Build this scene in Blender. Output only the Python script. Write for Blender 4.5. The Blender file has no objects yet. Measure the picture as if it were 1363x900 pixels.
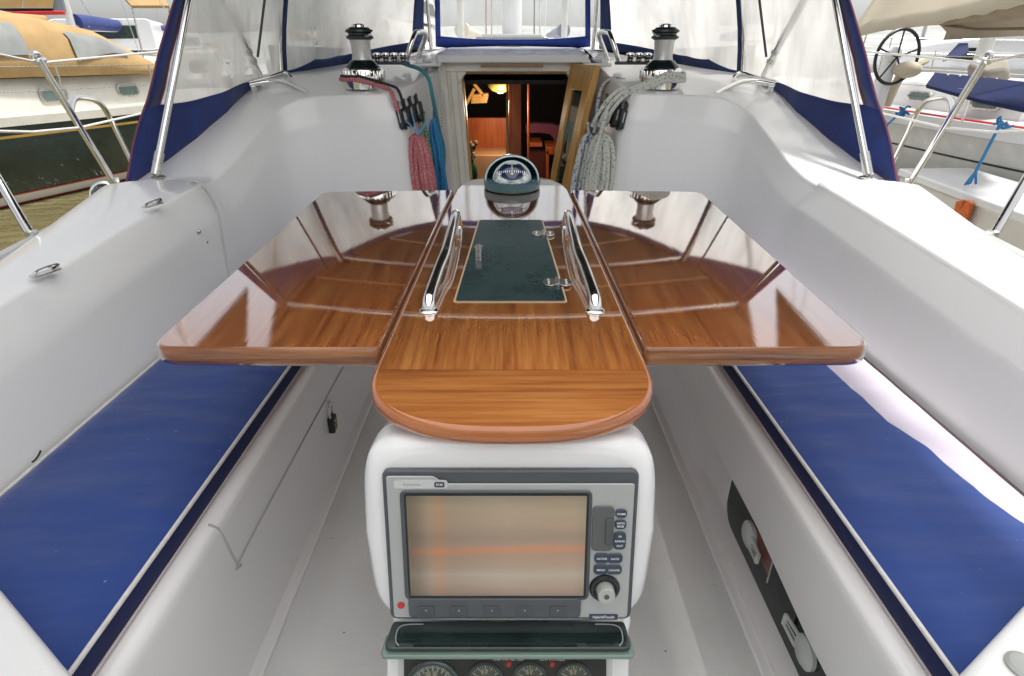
import bpy, bmesh, math, random
from mathutils import Vector, Matrix, noise
random.seed(7)
R = math.radians
SC = bpy.context.scene
COL = SC.collection
EYE = 1.85                      # eye height above the water; modelling frame has the eye at z = 0
WATER = -1.85
PIT = R(26.35); F = 757.2; CP, SP = math.cos(PIT), math.sin(PIT)

def at(px, py, x=None, Y=None, z=None):
    u = (px-681.5)/F; v = (py-450)/F
    d = Vector((u, CP - v*SP, -SP - v*CP))
    if x is not None: t = x/d.x
    elif Y is not None: t = Y/d.y
    else: t = z/d.z
    return d*t

# ------------------------------------------------------------------ materials
MATS = {}
def _nodes(name):
    m = bpy.data.materials.new(name); m.use_nodes = True
    nt = m.node_tree; b = nt.nodes['Principled BSDF']
    return m, nt, b
def noise_node(nt, scale, detail=3, vec=None, stretch=None, rough=.5):
    n = nt.nodes.new('ShaderNodeTexNoise'); n.inputs['Scale'].default_value = scale
    n.inputs['Detail'].default_value = detail; n.inputs['Roughness'].default_value = rough
    tc = nt.nodes.new('ShaderNodeTexCoord')
    src = tc.outputs['Object']
    if stretch:
        mp = nt.nodes.new('ShaderNodeMapping'); mp.inputs['Scale'].default_value = stretch
        nt.links.new(src, mp.inputs[0]); src = mp.outputs[0]
    nt.links.new(src, n.inputs['Vector'])
    return n
def ramp(nt, src, stops):
    r = nt.nodes.new('ShaderNodeValToRGB')
    e = r.color_ramp.elements
    while len(e) < len(stops): e.new(.5)
    for i, (p, c) in enumerate(stops):
        e[i].position = p; e[i].color = (*c, 1)
    nt.links.new(src, r.inputs[0]); return r
def pm(name, col, rough=.5, metal=0, coat=0, var=.08, vs=6, bump=0, bs=80, ior=1.5, stretch=None, rvar=.06, sheen=0, trans=0):
    if name in MATS: return MATS[name]
    m, nt, b = _nodes(name)
    n = noise_node(nt, vs, 4, stretch=stretch)
    lo = tuple(max(0, c*(1-var)) for c in col); hi = tuple(min(1, c*(1+var)) for c in col)
    r = ramp(nt, n.outputs[0], [(.3, lo), (.7, hi)])
    nt.links.new(r.outputs[0], b.inputs['Base Color'])
    b.inputs['Metallic'].default_value = metal
    b.inputs['IOR'].default_value = ior
    b.inputs['Coat Weight'].default_value = coat
    b.inputs['Coat Roughness'].default_value = .03
    b.inputs['Transmission Weight'].default_value = trans
    if sheen: b.inputs['Sheen Weight'].default_value = sheen
    mr = nt.nodes.new('ShaderNodeMapRange')
    mr.inputs['To Min'].default_value = max(0.01, rough-rvar); mr.inputs['To Max'].default_value = min(1, rough+rvar)
    nt.links.new(n.outputs[0], mr.inputs[0]); nt.links.new(mr.outputs[0], b.inputs['Roughness'])
    if bump:
        n2 = noise_node(nt, bs, 3, stretch=stretch)
        bp = nt.nodes.new('ShaderNodeBump'); bp.inputs['Strength'].default_value = bump; bp.inputs['Distance'].default_value = .003
        nt.links.new(n2.outputs[0], bp.inputs['Height']); nt.links.new(bp.outputs[0], b.inputs['Normal'])
    MATS[name] = m; return m

gel = pm('gelcoat', (.76,.76,.755), .30, coat=.4, var=.008, vs=2.0, bump=.05, bs=70, rvar=.04)
gel2 = pm('gelcoat_gloss', (.80,.80,.80), .22, coat=.5, var=.03, vs=3)
cream = pm('cream_gelcoat', (.62,.60,.53), .3, coat=.3, var=.06)
chrome = pm('polished_steel', (.80,.79,.77), .10, metal=1, var=.05, vs=12, rvar=.05)
chrome2 = pm('dull_steel', (.62,.61,.58), .28, metal=1, var=.12, vs=30)
black = pm('black_plastic', (.012,.014,.017), .45, var=.25, vs=20)
darkgrey = pm('dark_grey_plastic', (.075,.085,.095), .36, var=.08, vs=15, bump=.04, bs=400)
rubber = pm('black_rubber', (.02,.02,.02), .6)
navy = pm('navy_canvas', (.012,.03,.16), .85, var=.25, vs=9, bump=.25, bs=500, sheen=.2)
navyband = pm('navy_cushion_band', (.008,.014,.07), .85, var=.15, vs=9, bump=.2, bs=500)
piping = pm('white_piping', (.60,.58,.56), .7, var=.1, vs=60, bump=.2, bs=600)
palestrip = pm('pale_strip', (.50,.46,.54), .7, var=.05, vs=8, bump=.15, bs=300)
tancanvas = pm('tan_canvas', (.38,.25,.11), .9, var=.12, vs=4, bump=.3, bs=30)
creamcanvas = pm('cream_canvas', (.60,.53,.40), .9, var=.06, vs=2, bump=.3, bs=6)
smoked = pm('smoked_acrylic', (.02,.035,.033), .06, coat=.6, var=.5, vs=9)
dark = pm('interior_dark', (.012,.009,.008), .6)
red = pm('red_plastic', (.55,.03,.04), .3)
whitep = pm('white_paint', (.8,.8,.8), .35, var=.04)
greyp = pm('grey_plastic', (.36,.38,.36), .4, var=.08)
gold = pm('brass_stripe', (.50,.30,.07), .35, var=.1)
blueline = pm('blue_rope', (.03,.20,.42), .8, var=.4, vs=220, bump=.6, bs=300)
tealline = pm('teal_rope', (.05,.24,.30), .8, var=.4, vs=220, bump=.6, bs=300)
orange = pm('orange_fabric', (.60,.13,.02), .7, var=.2, vs=40)

def rope_mat(name, base, fleck, amt=.62, sc=150):
    m, nt, b = _nodes(name)
    n = noise_node(nt, sc, 1)
    r = ramp(nt, n.outputs[0], [(amt-.02, base), (amt+.02, fleck)])
    nt.links.new(r.outputs[0], b.inputs['Base Color']); b.inputs['Roughness'].default_value = .85
    n2 = noise_node(nt, 420, 2)
    bp = nt.nodes.new('ShaderNodeBump'); bp.inputs['Strength'].default_value = .7; bp.inputs['Distance'].default_value = .002
    nt.links.new(n2.outputs[0], bp.inputs['Height']); nt.links.new(bp.outputs[0], b.inputs['Normal'])
    return m
pinkrope = rope_mat('pink_rope', (.42,.11,.13), (.60,.36,.34), .58, 260)
whiterope = rope_mat('white_rope_green_fleck', (.56,.57,.52), (.05,.14,.12), .64, 110)
whiterope2 = rope_mat('white_rope_blue_fleck', (.56,.58,.58), (.04,.10,.22), .61, 90)
greenrope = rope_mat('green_rope', (.04,.18,.10), (.45,.5,.3), .6, 200)
blackrope = rope_mat('black_rope', (.02,.02,.025), (.2,.2,.2), .68, 200)
mooring = rope_mat('mooring_rope', (.42,.38,.28), (.22,.19,.13), .55, 120)

def wood_mat(name, c0, c1, c2, axis='Y', rough=.16, coat=1.0, scale=1.0, plank=.075, chips=False):
    m, nt, b = _nodes(name)
    st = {'Y': (26*scale, 1.1*scale, 20*scale), 'X': (1.1*scale, 26*scale, 20*scale), 'Z': (20*scale, 20*scale, 1.2*scale)}[axis]
    n = noise_node(nt, 3.4, 8, stretch=st, rough=.66)
    fine = noise_node(nt, 7, 4, stretch=st, rough=.7)
    st2 = tuple(s*.22 for s in st)
    big = noise_node(nt, 1.3, 2, stretch=st2)
    # growth-ring figure: sine of a distorted big noise
    mul = nt.nodes.new('ShaderNodeMath'); mul.operation = 'MULTIPLY'; mul.inputs[1].default_value = 34
    nt.links.new(big.outputs[0], mul.inputs[0])
    sn = nt.nodes.new('ShaderNodeMath'); sn.operation = 'SINE'; nt.links.new(mul.outputs[0], sn.inputs[0])
    a = nt.nodes.new('ShaderNodeMath'); a.operation = 'MULTIPLY_ADD'; a.inputs[1].default_value = .035
    nt.links.new(sn.outputs[0], a.inputs[0]); nt.links.new(n.outputs[0], a.inputs[2])
    f2 = nt.nodes.new('ShaderNodeMath'); f2.operation = 'MULTIPLY_ADD'; f2.inputs[1].default_value = .35
    nt.links.new(fine.outputs[0], f2.inputs[0]); nt.links.new(a.outputs[0], f2.inputs[2])
    r = ramp(nt, f2.outputs[0], [(.46, c0), (.67, c1), (.90, c2)])
    # staves of slightly different tone
    tc = nt.nodes.new('ShaderNodeTexCoord'); sep = nt.nodes.new('ShaderNodeSeparateXYZ')
    nt.links.new(tc.outputs['Object'], sep.inputs[0])
    dv = nt.nodes.new('ShaderNodeMath'); dv.operation = 'DIVIDE'; dv.inputs[1].default_value = plank
    nt.links.new(sep.outputs['X' if axis != 'X' else 'Y'], dv.inputs[0])
    fl = nt.nodes.new('ShaderNodeMath'); fl.operation = 'FLOOR'; nt.links.new(dv.outputs[0], fl.inputs[0])
    wn = nt.nodes.new('ShaderNodeTexWhiteNoise'); wn.noise_dimensions = '1D'; nt.links.new(fl.outputs[0], wn.inputs['W'])
    mr = nt.nodes.new('ShaderNodeMapRange'); mr.inputs['To Min'].default_value = .88; mr.inputs['To Max'].default_value = 1.10
    nt.links.new(wn.outputs['Value'], mr.inputs[0])
    # broad honey / reddish patches
    pn = noise_node(nt, 2.2, 3)
    mr2 = nt.nodes.new('ShaderNodeMapRange'); mr2.inputs['To Min'].default_value = .75; mr2.inputs['To Max'].default_value = 1.25
    nt.links.new(pn.outputs[0], mr2.inputs[0])
    mm = nt.nodes.new('ShaderNodeMath'); mm.operation = 'MULTIPLY'
    nt.links.new(mr.outputs[0], mm.inputs[0]); nt.links.new(mr2.outputs[0], mm.inputs[1])
    vm = nt.nodes.new('ShaderNodeVectorMath'); vm.operation = 'SCALE'
    nt.links.new(r.outputs[0], vm.inputs[0]); nt.links.new(mm.outputs[0], vm.inputs['Scale'])
    nt.links.new(vm.outputs[0], b.inputs['Base Color'])
    if chips:
        cn = noise_node(nt, 60, 2, stretch=(1, 1, 2)); cr = ramp(nt, cn.outputs[0], [(.66, (0,0,0)), (.68, (1,1,1))])
        cm = nt.nodes.new('ShaderNodeMix'); cm.data_type = 'RGBA'; nt.links.new(cr.outputs[0], cm.inputs[0])
        nt.links.new(vm.outputs[0], cm.inputs[6]); cm.inputs[7].default_value = (.62,.42,.30,1); nt.links.new(cm.outputs[2], b.inputs['Base Color'])
    b.inputs['Roughness'].default_value = .38
    if coat >= 1:
        # deep clear varnish: reflection rising towards grazing angles
        b.inputs['Specular IOR Level'].default_value = .2
        out = nt.nodes['Material Output']
        lw = nt.nodes.new('ShaderNodeLayerWeight'); lw.inputs['Blend'].default_value = .5
        fr = ramp(nt, lw.outputs['Facing'], [(0, (.04,)*3), (.40, (.07,)*3), (.47, (.24,)*3), (.54, (.52,)*3), (.66, (.80,)*3), (.82, (.95,)*3)])
        gl = nt.nodes.new('ShaderNodeBsdfGlossy'); gl.inputs['Roughness'].default_value = rough
        bp = nt.nodes.new('ShaderNodeBump'); bp.inputs['Strength'].default_value = .045; bp.inputs['Distance'].default_value = .0010
        nt.links.new(f2.outputs[0], bp.inputs['Height']); nt.links.new(bp.outputs[0], gl.inputs['Normal'])
        mxs = nt.nodes.new('ShaderNodeMixShader'); nt.links.new(fr.outputs[0], mxs.inputs[0])
        nt.links.new(b.outputs[0], mxs.inputs[1]); nt.links.new(gl.outputs[0], mxs.inputs[2]); nt.links.new(mxs.outputs[0], out.inputs[0])
    else:
        b.inputs['Coat Weight'].default_value = coat
    return m
W0, W1, W2 = (.25,.072,.016), (.43,.145,.032), (.58,.25,.070)
wood = wood_mat('varnished_wood', W0, W1, W2, 'Y', .03)
woodleaf = wood_mat('varnished_leaf_wood', (.25,.062,.013), (.44,.130,.028), (.58,.23,.06), 'Y', .022, plank=.12)
woodx = wood_mat('varnished_cross_wood', W0, W1, W2, 'X', .03, plank=.35)
woodedge = pm('wood_edge', (.40,.125,.032), .16, coat=1, var=.12, vs=5)
teak = wood_mat('interior_teak', (.26,.050,.010), (.46,.105,.016), (.58,.16,.025), 'Z', .3, .3, 1, .5)
doorwood = wood_mat('door_wood', (.40,.20,.045), (.55,.30,.08), (.65,.38,.12), 'Z', .3, .3, 1, .5)

# blue cushion cloth
def blue_mat():
    m, nt, b = _nodes('blue_cushion_cloth')
    n = noise_node(nt, 3.5, 4)
    r = ramp(nt, n.outputs[0], [(.3, (.004,.030,.17)), (.7, (.006,.042,.225))])
    sp = noise_node(nt, 170, 0)
    r2 = ramp(nt, sp.outputs[0], [(.875, (0,0,0)), (.89, (.6,.6,.6))])
    mx = nt.nodes.new('ShaderNodeMix'); mx.data_type = 'RGBA'
    nt.links.new(r2.outputs[0], mx.inputs[0]); nt.links.new(r.outputs[0], mx.inputs[6]); mx.inputs[7].default_value = (.4,.42,.5,1)
    nt.links.new(mx.outputs[2], b.inputs['Base Color'])
    b.inputs['Roughness'].default_value = .8; b.inputs['Sheen Weight'].default_value = .25
    fine = noise_node(nt, 700, 2)
    wr = noise_node(nt, 2.0, 3, stretch=(1.4, 4.5, 1))
    ad = nt.nodes.new('ShaderNodeMath'); ad.operation = 'MULTIPLY_ADD'; ad.inputs[1].default_value = .03
    nt.links.new(fine.outputs[0], ad.inputs[0]); nt.links.new(wr.outputs[0], ad.inputs[2])
    bp = nt.nodes.new('ShaderNodeBump'); bp.inputs['Strength'].default_value = .45; bp.inputs['Distance'].default_value = .03
    nt.links.new(ad.outputs[0], bp.inputs['Height']); nt.links.new(bp.outputs[0], b.inputs['Normal'])
    return m
bluefab = blue_mat()

# non-skid sole
def nonskid_mat():
    m, nt, b = _nodes('nonskid_grey')
    n = noise_node(nt, 5, 5)
    r = ramp(nt, n.outputs[0], [(.3, (.60,.61,.60)), (.7, (.66,.67,.66))])
    sp = noise_node(nt, 46, 0); r2 = ramp(nt, sp.outputs[0], [(.885, (1,1,1)), (.90, (.45,.43,.4))])
    mx = nt.nodes.new('ShaderNodeMix'); mx.data_type = 'RGBA'; mx.blend_type = 'MULTIPLY'; mx.inputs[0].default_value = 1
    nt.links.new(r.outputs[0], mx.inputs[6]); nt.links.new(r2.outputs[0], mx.inputs[7])
    nt.links.new(mx.outputs[2], b.inputs['Base Color']); b.inputs['Roughness'].default_value = .6
    v = nt.nodes.new('ShaderNodeTexVoronoi'); v.inputs['Scale'].default_value = 170; v.inputs['Randomness'].default_value = .25
    tc = nt.nodes.new('ShaderNodeTexCoord'); nt.links.new(tc.outputs['Object'], v.inputs['Vector'])
    bp = nt.nodes.new('ShaderNodeBump'); bp.inputs['Strength'].default_value = .55; bp.inputs['Distance'].default_value = .002
    nt.links.new(v.outputs['Distance'], bp.inputs['Height']); nt.links.new(bp.outputs[0], b.inputs['Normal'])
    return m
nonskid = nonskid_mat()

def vinyl_mat(name, milk, tint=(.70,.69,.65), gl=.06):
    m = bpy.data.materials.new(name); m.use_nodes = True; nt = m.node_tree
    for n in list(nt.nodes): nt.nodes.remove(n)
    out = nt.nodes.new('ShaderNodeOutputMaterial')
    tr = nt.nodes.new('ShaderNodeBsdfTransparent'); tr.inputs[0].default_value = (.93,.94,.93,1)
    df = nt.nodes.new('ShaderNodeBsdfDiffuse'); df.inputs[0].default_value = (*tint, 1)
    tl = nt.nodes.new('ShaderNodeBsdfTranslucent'); tl.inputs[0].default_value = (*tint, 1)
    a = nt.nodes.new('ShaderNodeMixShader'); a.inputs[0].default_value = .72
    nt.links.new(df.outputs[0], a.inputs[1]); nt.links.new(tl.outputs[0], a.inputs[2])
    mixf = noise_node(nt, 2.6, 5, stretch=(2.6, 2.6, .6), rough=.6)
    tcx = noise_node(nt, 2.0, 4, stretch=(3,3,.9)); tr_ = ramp(nt, tcx.outputs[0], [(.32, tuple(c*.72 for c in tint)), (.55, tint), (.72, tuple(min(1,c*1.15) for c in tint))])
    nt.links.new(tr_.outputs[0], df.inputs[0]); nt.links.new(tr_.outputs[0], tl.inputs[0])
    mr = nt.nodes.new('ShaderNodeMapRange'); mr.inputs['From Min'].default_value = .3; mr.inputs['From Max'].default_value = .7
    mr.inputs['To Min'].default_value = milk*.66; mr.inputs['To Max'].default_value = min(1, milk*1.15)
    nt.links.new(mixf.outputs[0], mr.inputs[0])
    bmx = nt.nodes.new('ShaderNodeMixShader'); nt.links.new(mr.outputs[0], bmx.inputs[0])
    nt.links.new(tr.outputs[0], bmx.inputs[1]); nt.links.new(a.outputs[0], bmx.inputs[2])
    g = nt.nodes.new('ShaderNodeBsdfGlossy'); g.inputs['Roughness'].default_value = .12
    bn = noise_node(nt, 3, 2, stretch=(1,1,.4)); bp = nt.nodes.new('ShaderNodeBump'); bp.inputs['Strength'].default_value = .6; bp.inputs['Distance'].default_value = .02
    nt.links.new(bn.outputs[0], bp.inputs['Height']); nt.links.new(bp.outputs[0], g.inputs['Normal'])
    c = nt.nodes.new('ShaderNodeMixShader'); c.inputs[0].default_value = gl
    nt.links.new(bmx.outputs[0], c.inputs[1]); nt.links.new(g.outputs[0], c.inputs[2]); nt.links.new(c.outputs[0], out.inputs[0])
    return m
vinyl = vinyl_mat('hazy_vinyl', .97, (.80,.79,.75))
vinylclear = vinyl_mat('clear_vinyl', .22, (.7,.72,.7), .05)
acryl = vinyl_mat('green_acrylic', .35, (.12,.2,.16), .12)
glassdial = vinyl_mat('dial_glass', .06, (.5,.6,.6), .10)

# ------------------------------------------------------------------ geometry collector
class G:
    def __init__(s): s.v = []; s.f = []
    def add(s, vs, fs):
        o = len(s.v); s.v += [Vector(v) for v in vs]; s.f += [tuple(i+o for i in f) for f in fs]; return s
    def box(s, c, d, rot=None):
        c = Vector(c); h = Vector(d)/2; M = rot if rot else Matrix.Identity(3)
        vs = [c + M @ Vector((sx*h.x, sy*h.y, sz*h.z)) for sz in (-1,1) for sx, sy in ((-1,-1),(1,-1),(1,1),(-1,1))]
        return s.add(vs, [(3,2,1,0),(4,5,6,7),(0,1,5,4),(1,2,6,5),(2,3,7,6),(3,0,4,7)])
    def hexa(s, p):           # 8 points, bottom ring then top ring
        return s.add(p, [(3,2,1,0),(4,5,6,7),(0,1,5,4),(1,2,6,5),(2,3,7,6),(3,0,4,7)])
    def tube(s, pts, r, n=10, closed=False, flat=1.0, up=None):
        P = [Vector(p) for p in pts]; N = len(P); rings = []
        rr = r if isinstance(r, (list, tuple)) else [r]*N
        prev = None
        for i in range(N):
            if closed: t = P[(i+1) % N]-P[i-1]
            else: t = P[min(i+1, N-1)]-P[max(i-1, 0)]
            if t.length < 1e-9: t = Vector((0,0,1))
            t.normalize()
            if prev is None:
                a = Vector(up) if up else (Vector((0,0,1)) if abs(t.z) < .9 else Vector((1,0,0)))
                n1 = (a - t*a.dot(t)).normalized()
            else:
                n1 = prev - t*prev.dot(t)
                n1 = n1.normalized() if n1.length > 1e-6 else prev
            prev = n1; n2 = t.cross(n1)
            rings.append([P[i] + n1*rr[i]*math.cos(2*math.pi*k/n) + n2*rr[i]*flat*math.sin(2*math.pi*k/n) for k in range(n)])
        vs = [v for ring in rings for v in ring]; fs = []
        for i in range(N if closed else N-1):
            j = (i+1) % N
            for k in range(n):
                fs.append((i*n+k, i*n+(k+1) % n, j*n+(k+1) % n, j*n+k))
        if not closed: fs += [tuple(range(n-1, -1, -1)), tuple((N-1)*n+k for k in range(n))]
        return s.add(vs, fs)
    def lathe(s, c, prof, n=32, M=None):
        c = Vector(c); M = M or Matrix.Identity(3); vs = []; fs = []
        for r, z in prof:
            for k in range(n):
                a = 2*math.pi*k/n; vs.append(c + M @ Vector((r*math.cos(a), r*math.sin(a), z)))
        for i in range(len(prof)-1):
            for k in range(n): fs.append((i*n+k, i*n+(k+1) % n, (i+1)*n+(k+1) % n, (i+1)*n+k))
        fs += [tuple(range(n-1, -1, -1)), tuple((len(prof)-1)*n+k for k in range(n))]
        return s.add(vs, fs)
    def prism(s, out, z0, z1, fn=None):
        n = len(out); fn = fn or (lambda x, y, z: Vector((x, y, z)))
        vs = [fn(x, y, z0) for x, y in out] + [fn(x, y, z1) for x, y in out]
        fs = [tuple(range(n-1, -1, -1)), tuple(range(n, 2*n))] + [(i, (i+1) % n, n+(i+1) % n, n+i) for i in range(n)]
        return s.add(vs, fs)
    def grid(s, rows, flip=False):
        m = len(rows[0]); vs = [p for r in rows for p in r]; fs = []
        for i in range(len(rows)-1):
            for j in range(m-1):
                q = (i*m+j, i*m+j+1, (i+1)*m+j+1, (i+1)*m+j)
                fs.append(q[::-1] if flip else q)
        return s.add(vs, fs)
    def ball(s, c, r, n=14, M=None, sc=(1,1,1)):
        prof = [(max(1e-4, math.sin(math.pi*i/n))*1.0, -math.cos(math.pi*i/n)) for i in range(n+1)]
        c = Vector(c); M = M or Matrix.Identity(3); o = G().lathe((0,0,0), prof, 2*n)
        return s.add([c + M @ Vector((v.x*r*sc[0], v.y*r*sc[1], v.z*r*sc[2])) for v in o.v], o.f)

def tag(o, label=None, cat=None, group=None, kind=None):
    if label: o['label'] = label
    if cat: o['category'] = cat
    if group: o['group'] = group
    if kind: o['kind'] = kind
    return o
BASE = {}
ROOTS = []
def thing(name, label, cat, loc=(0,0,0), group=None):
    o = bpy.data.objects.new(name, None); COL.objects.link(o)
    o.empty_display_size = .1
    o.location = Vector(loc); BASE[o.name] = Vector(loc); ROOTS.append(o)
    return tag(o, label, cat, group)
def root_of(o):
    while o.parent: o = o.parent
    return o
def obj(name, g, mat, parent=None, loc=None, bevel=0, seg=2, smooth=38, solid=0, recalc=True, subd=0):
    base = BASE[root_of(parent).name] if parent else Vector(loc if loc is not None else (0,0,0))
    me = bpy.data.meshes.new(name)
    me.from_pydata([tuple(v-base) for v in g.v], [], g.f)
    if recalc:
        bm = bmesh.new(); bm.from_mesh(me); bmesh.ops.recalc_face_normals(bm, faces=bm.faces); bm.to_mesh(me); bm.free()
    if smooth:
        me.shade_smooth(); me.set_sharp_from_angle(angle=R(smooth))
    me.materials.append(mat)
    o = bpy.data.objects.new(name, me); COL.objects.link(o)
    if parent: o.parent = parent
    else: o.location = base; BASE[o.name] = base; ROOTS.append(o)
    if solid:
        md = o.modifiers.new('solid', 'SOLIDIFY'); md.thickness = solid; md.offset = 0
    if bevel:
        md = o.modifiers.new('bevel', 'BEVEL'); md.width = bevel; md.segments = seg; md.limit_method = 'ANGLE'; md.angle_limit = R(40)
        md.harden_normals = False
    if subd:
        md = o.modifiers.new('subd', 'SUBSURF'); md.levels = md.render_levels = subd
    return o
def smoothpath(pts, sub=6, closed=False):
    P = [Vector(p) for p in pts]; n = len(P); out = []
    rng = range(n) if closed else range(n-1)
    for i in rng:
        if closed: p0, p1, p2, p3 = P[i-1], P[i], P[(i+1) % n], P[(i+2) % n]
        else: p0, p1, p2, p3 = P[max(i-1,0)], P[i], P[i+1], P[min(i+2,n-1)]
        for k in range(sub):
            t = k/sub
            out.append(.5*((2*p1)+(p2-p0)*t+(2*p0-5*p1+4*p2-p3)*t*t+(3*p1-p0-3*p2+p3)*t**3))
    if not closed: out.append(P[-1])
    return out
def rrect(x0, y0, x1, y1, r, n=5):
    out = []
    for cx, cy, a0 in ((x1-r,y0+r,-90),(x1-r,y1-r,0),(x0+r,y1-r,90),(x0+r,y0+r,180)):
        for k in range(n+1):
            a = R(a0+90*k/n); out.append((cx+r*math.cos(a), cy+r*math.sin(a)))
    return out
def roundpoly(pts, rad, n=6):
    out = []; N = len(pts)
    for i in range(N):
        p = Vector(pts[i]); a = Vector(pts[i-1]); b = Vector(pts[(i+1) % N])
        r = rad[i] if isinstance(rad, (list, tuple)) else rad
        if r <= 0: out.append(tuple(p)); continue
        d1 = (a-p).normalized(); d2 = (b-p).normalized()
        p1 = p+d1*r; p2 = p+d2*r
        for k in range(n+1):
            t = k/n; q = p1*(1-t)**2 + p*2*t*(1-t) + p2*t*t; out.append(tuple(q))
    return out
def interp(tab, y):
    if y <= tab[0][0]: return tab[0][1]
    for (a, va), (b, vb) in zip(tab, tab[1:]):
        if y <= b:
            t = (y-a)/(b-a)
            return va+(vb-va)*t
    return tab[-1][1]
def text(name, body, size, fn, mat, parent, align='CENTER', bold=False):
    cu = bpy.data.curves.new(name, 'FONT'); cu.body = body; cu.size = size; cu.align_x = align; cu.align_y = 'CENTER'; cu.resolution_u = 2
    if bold: cu.offset = size*.02
    tmp = bpy.data.objects.new('tmp', cu)
    me = bpy.data.meshes.new_from_object(tmp)
    g = G(); g.v = [fn(v.co.x, v.co.y) for v in me.vertices]; g.f = [tuple(p.vertices) for p in me.polygons]
    bpy.data.objects.remove(tmp); bpy.data.meshes.remove(me); bpy.data.curves.remove(cu)
    return obj(name, g, mat, parent, smooth=0, recalc=False)

# ------------------------------------------------------------------ our yacht
yacht = thing('sailing_yacht', 'white sailing yacht seen from its own cockpit, with seats, coamings and coachroof', 'sailboat', (0, 1.5, WATER))
TOE = [(-.9,1.12),(0,1.18),(.8,1.25),(1.44,1.37),(2.27,1.56),(3.3,1.76),(4.6,1.85),(6,1.7),(8,1.05),(10,.12)]
toe = lambda y: interp(TOE, y)
# cockpit sole
g = G(); g.prism(rrect(-.60,-.9,.60,3.1,.02), -1.21, -1.17)
obj('cockpit_sole', g, nonskid, yacht)
g = G()
for s in (-1, 1):
    pts = [(s*.553, y, -1.168) for y in (-.85, 3.05)]
    g.box((s*.548, 1.1, -1.166), (.05, 3.9, .012))
obj('sole_margin', g, gel, yacht, bevel=.005)

# seats
def seat(s):
    g = G()
    ys = [-.9, 2.56]
    # cross-section (x,z): outer back -> top -> rounded lip -> front -> kerb
    lip = [(.965,-.80),(.965,-.768),(.60,-.768),(.565,-.770),(.552,-.775),(.546,-.784),(.544,-.80)]
    if s < 0:
        sec = lip + [(.546,-.93),(.551,-1.175)]
        g.grid([[Vector((s*x, y, z)) for x, z in sec] for y in ys], flip=s > 0)
    else:
        rows = []
        # forward part is flat, aft part hides a recess below an overhanging lip
        for y, d in ((-.9,1),(.70,1),(.95,1),(1.30,1),(1.36,.9),(1.47,.25),(1.54,0),(2.56,0)):
            e = interp([(.70,0),(.95,.024),(2,.024)], y)
            sec = lip + [(.545,-.955+e),(.547,-.966+e),(.553+.02*d,-.970+e),(.552+.045*d,-.980+e),(.552+.042*d,-1.136),(.549+.012*d,-1.143),(.548,-1.148),(.549,-1.175)]
            rows.append([Vector((s*x, y, z)) for x, z in sec])
        g.grid(rows, flip=True)
    o = obj('bench_seat', g, gel, yacht, smooth=50)
    return o
seatL = seat(-1); seatR = seat(1)
# locker hatch seam on the port seat
seam_m = pm('seam_gap_grey', (.42,.43,.43), .6)  # grey line drawn along the moulding joints
g = G()
p = [(-.5440, 2.2, -.897),(-.5440, 1.5, -.897),(-.5440,.86,-.899),(-.5440,.822,-.915),(-.5435,.812,-.905),(-.5425,.800,-.85),(-.5435,.792,-.80),(-.548,.786,-.778),(-.556,.782,-.769)]
g.tube(smoothpath(p, 5), .0022, 6)
obj('locker_seam', g, seam_m, seatL)

# coaming, corner and companionway side wall as one moulding per side
def stations():
    S = []
    for y, zt in ((-.9,-.60),(0,-.555),(.5,-.515),(1.06,-.47),(1.5,-.432),(1.83,-.406),(1.985,-.394)):
        S.append(dict(B=(.95,y), T=(1.05,y,zt+.010), C=None, y=y))
    S.append(dict(B=(.95,1.995), T=(1.05,1.995,-.395), C=(1.37,2.0,-.428)))
    S.append(dict(B=(.95,2.08), T=(1.045,2.08,-.385), C=(1.36,2.08,-.405)))
    S.append(dict(B=(.95,2.17), T=(1.035,2.18,-.358), C=(1.33,2.2,-.355)))
    S.append(dict(B=(.95,2.26), T=(1.02,2.29,-.315), C=(1.30,2.35,-.295)))
    S.append(dict(B=(.945,2.34), T=(1.0,2.38,-.265), C=(1.265,2.5,-.235)))
    S.append(dict(B=(.92,2.41), T=(.975,2.46,-.215), C=(1.23,2.65,-.18)))
    S.append(dict(B=(.88,2.46), T=(.935,2.52,-.178), C=(1.20,2.8,-.133)))
    S.append(dict(B=(.82,2.49), T=(.88,2.55,-.156), C=(1.165,2.95,-.10)))
    S.append(dict(B=(.75,2.50), T=(.80,2.56,-.146), C=(1.14,3.12,-.075)))
    S.append(dict(B=(.62,2.50), T=(.66,2.56,-.141), C=(.98,3.4,-.05)))
    S.append(dict(B=(.50,2.50), T=(.545,2.56,-.138), C=(.70,3.75,.0)))
    S.append(dict(B=(.445,2.51), T=(.505,2.575,-.137), C=(.55,3.95,.03)))
    S.append(dict(B=(.42,2.55), T=(.485,2.62,-.132), C=(.50,3.98,.035)))
    S.append(dict(B=(.37,2.78), T=(.425,2.82,-.10), C=(.46,3.99,.04)))
    S.append(dict(B=(.30,3.10), T=(.355,3.08,-.055), C=(.42,4.0,.042)))
    return S
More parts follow.
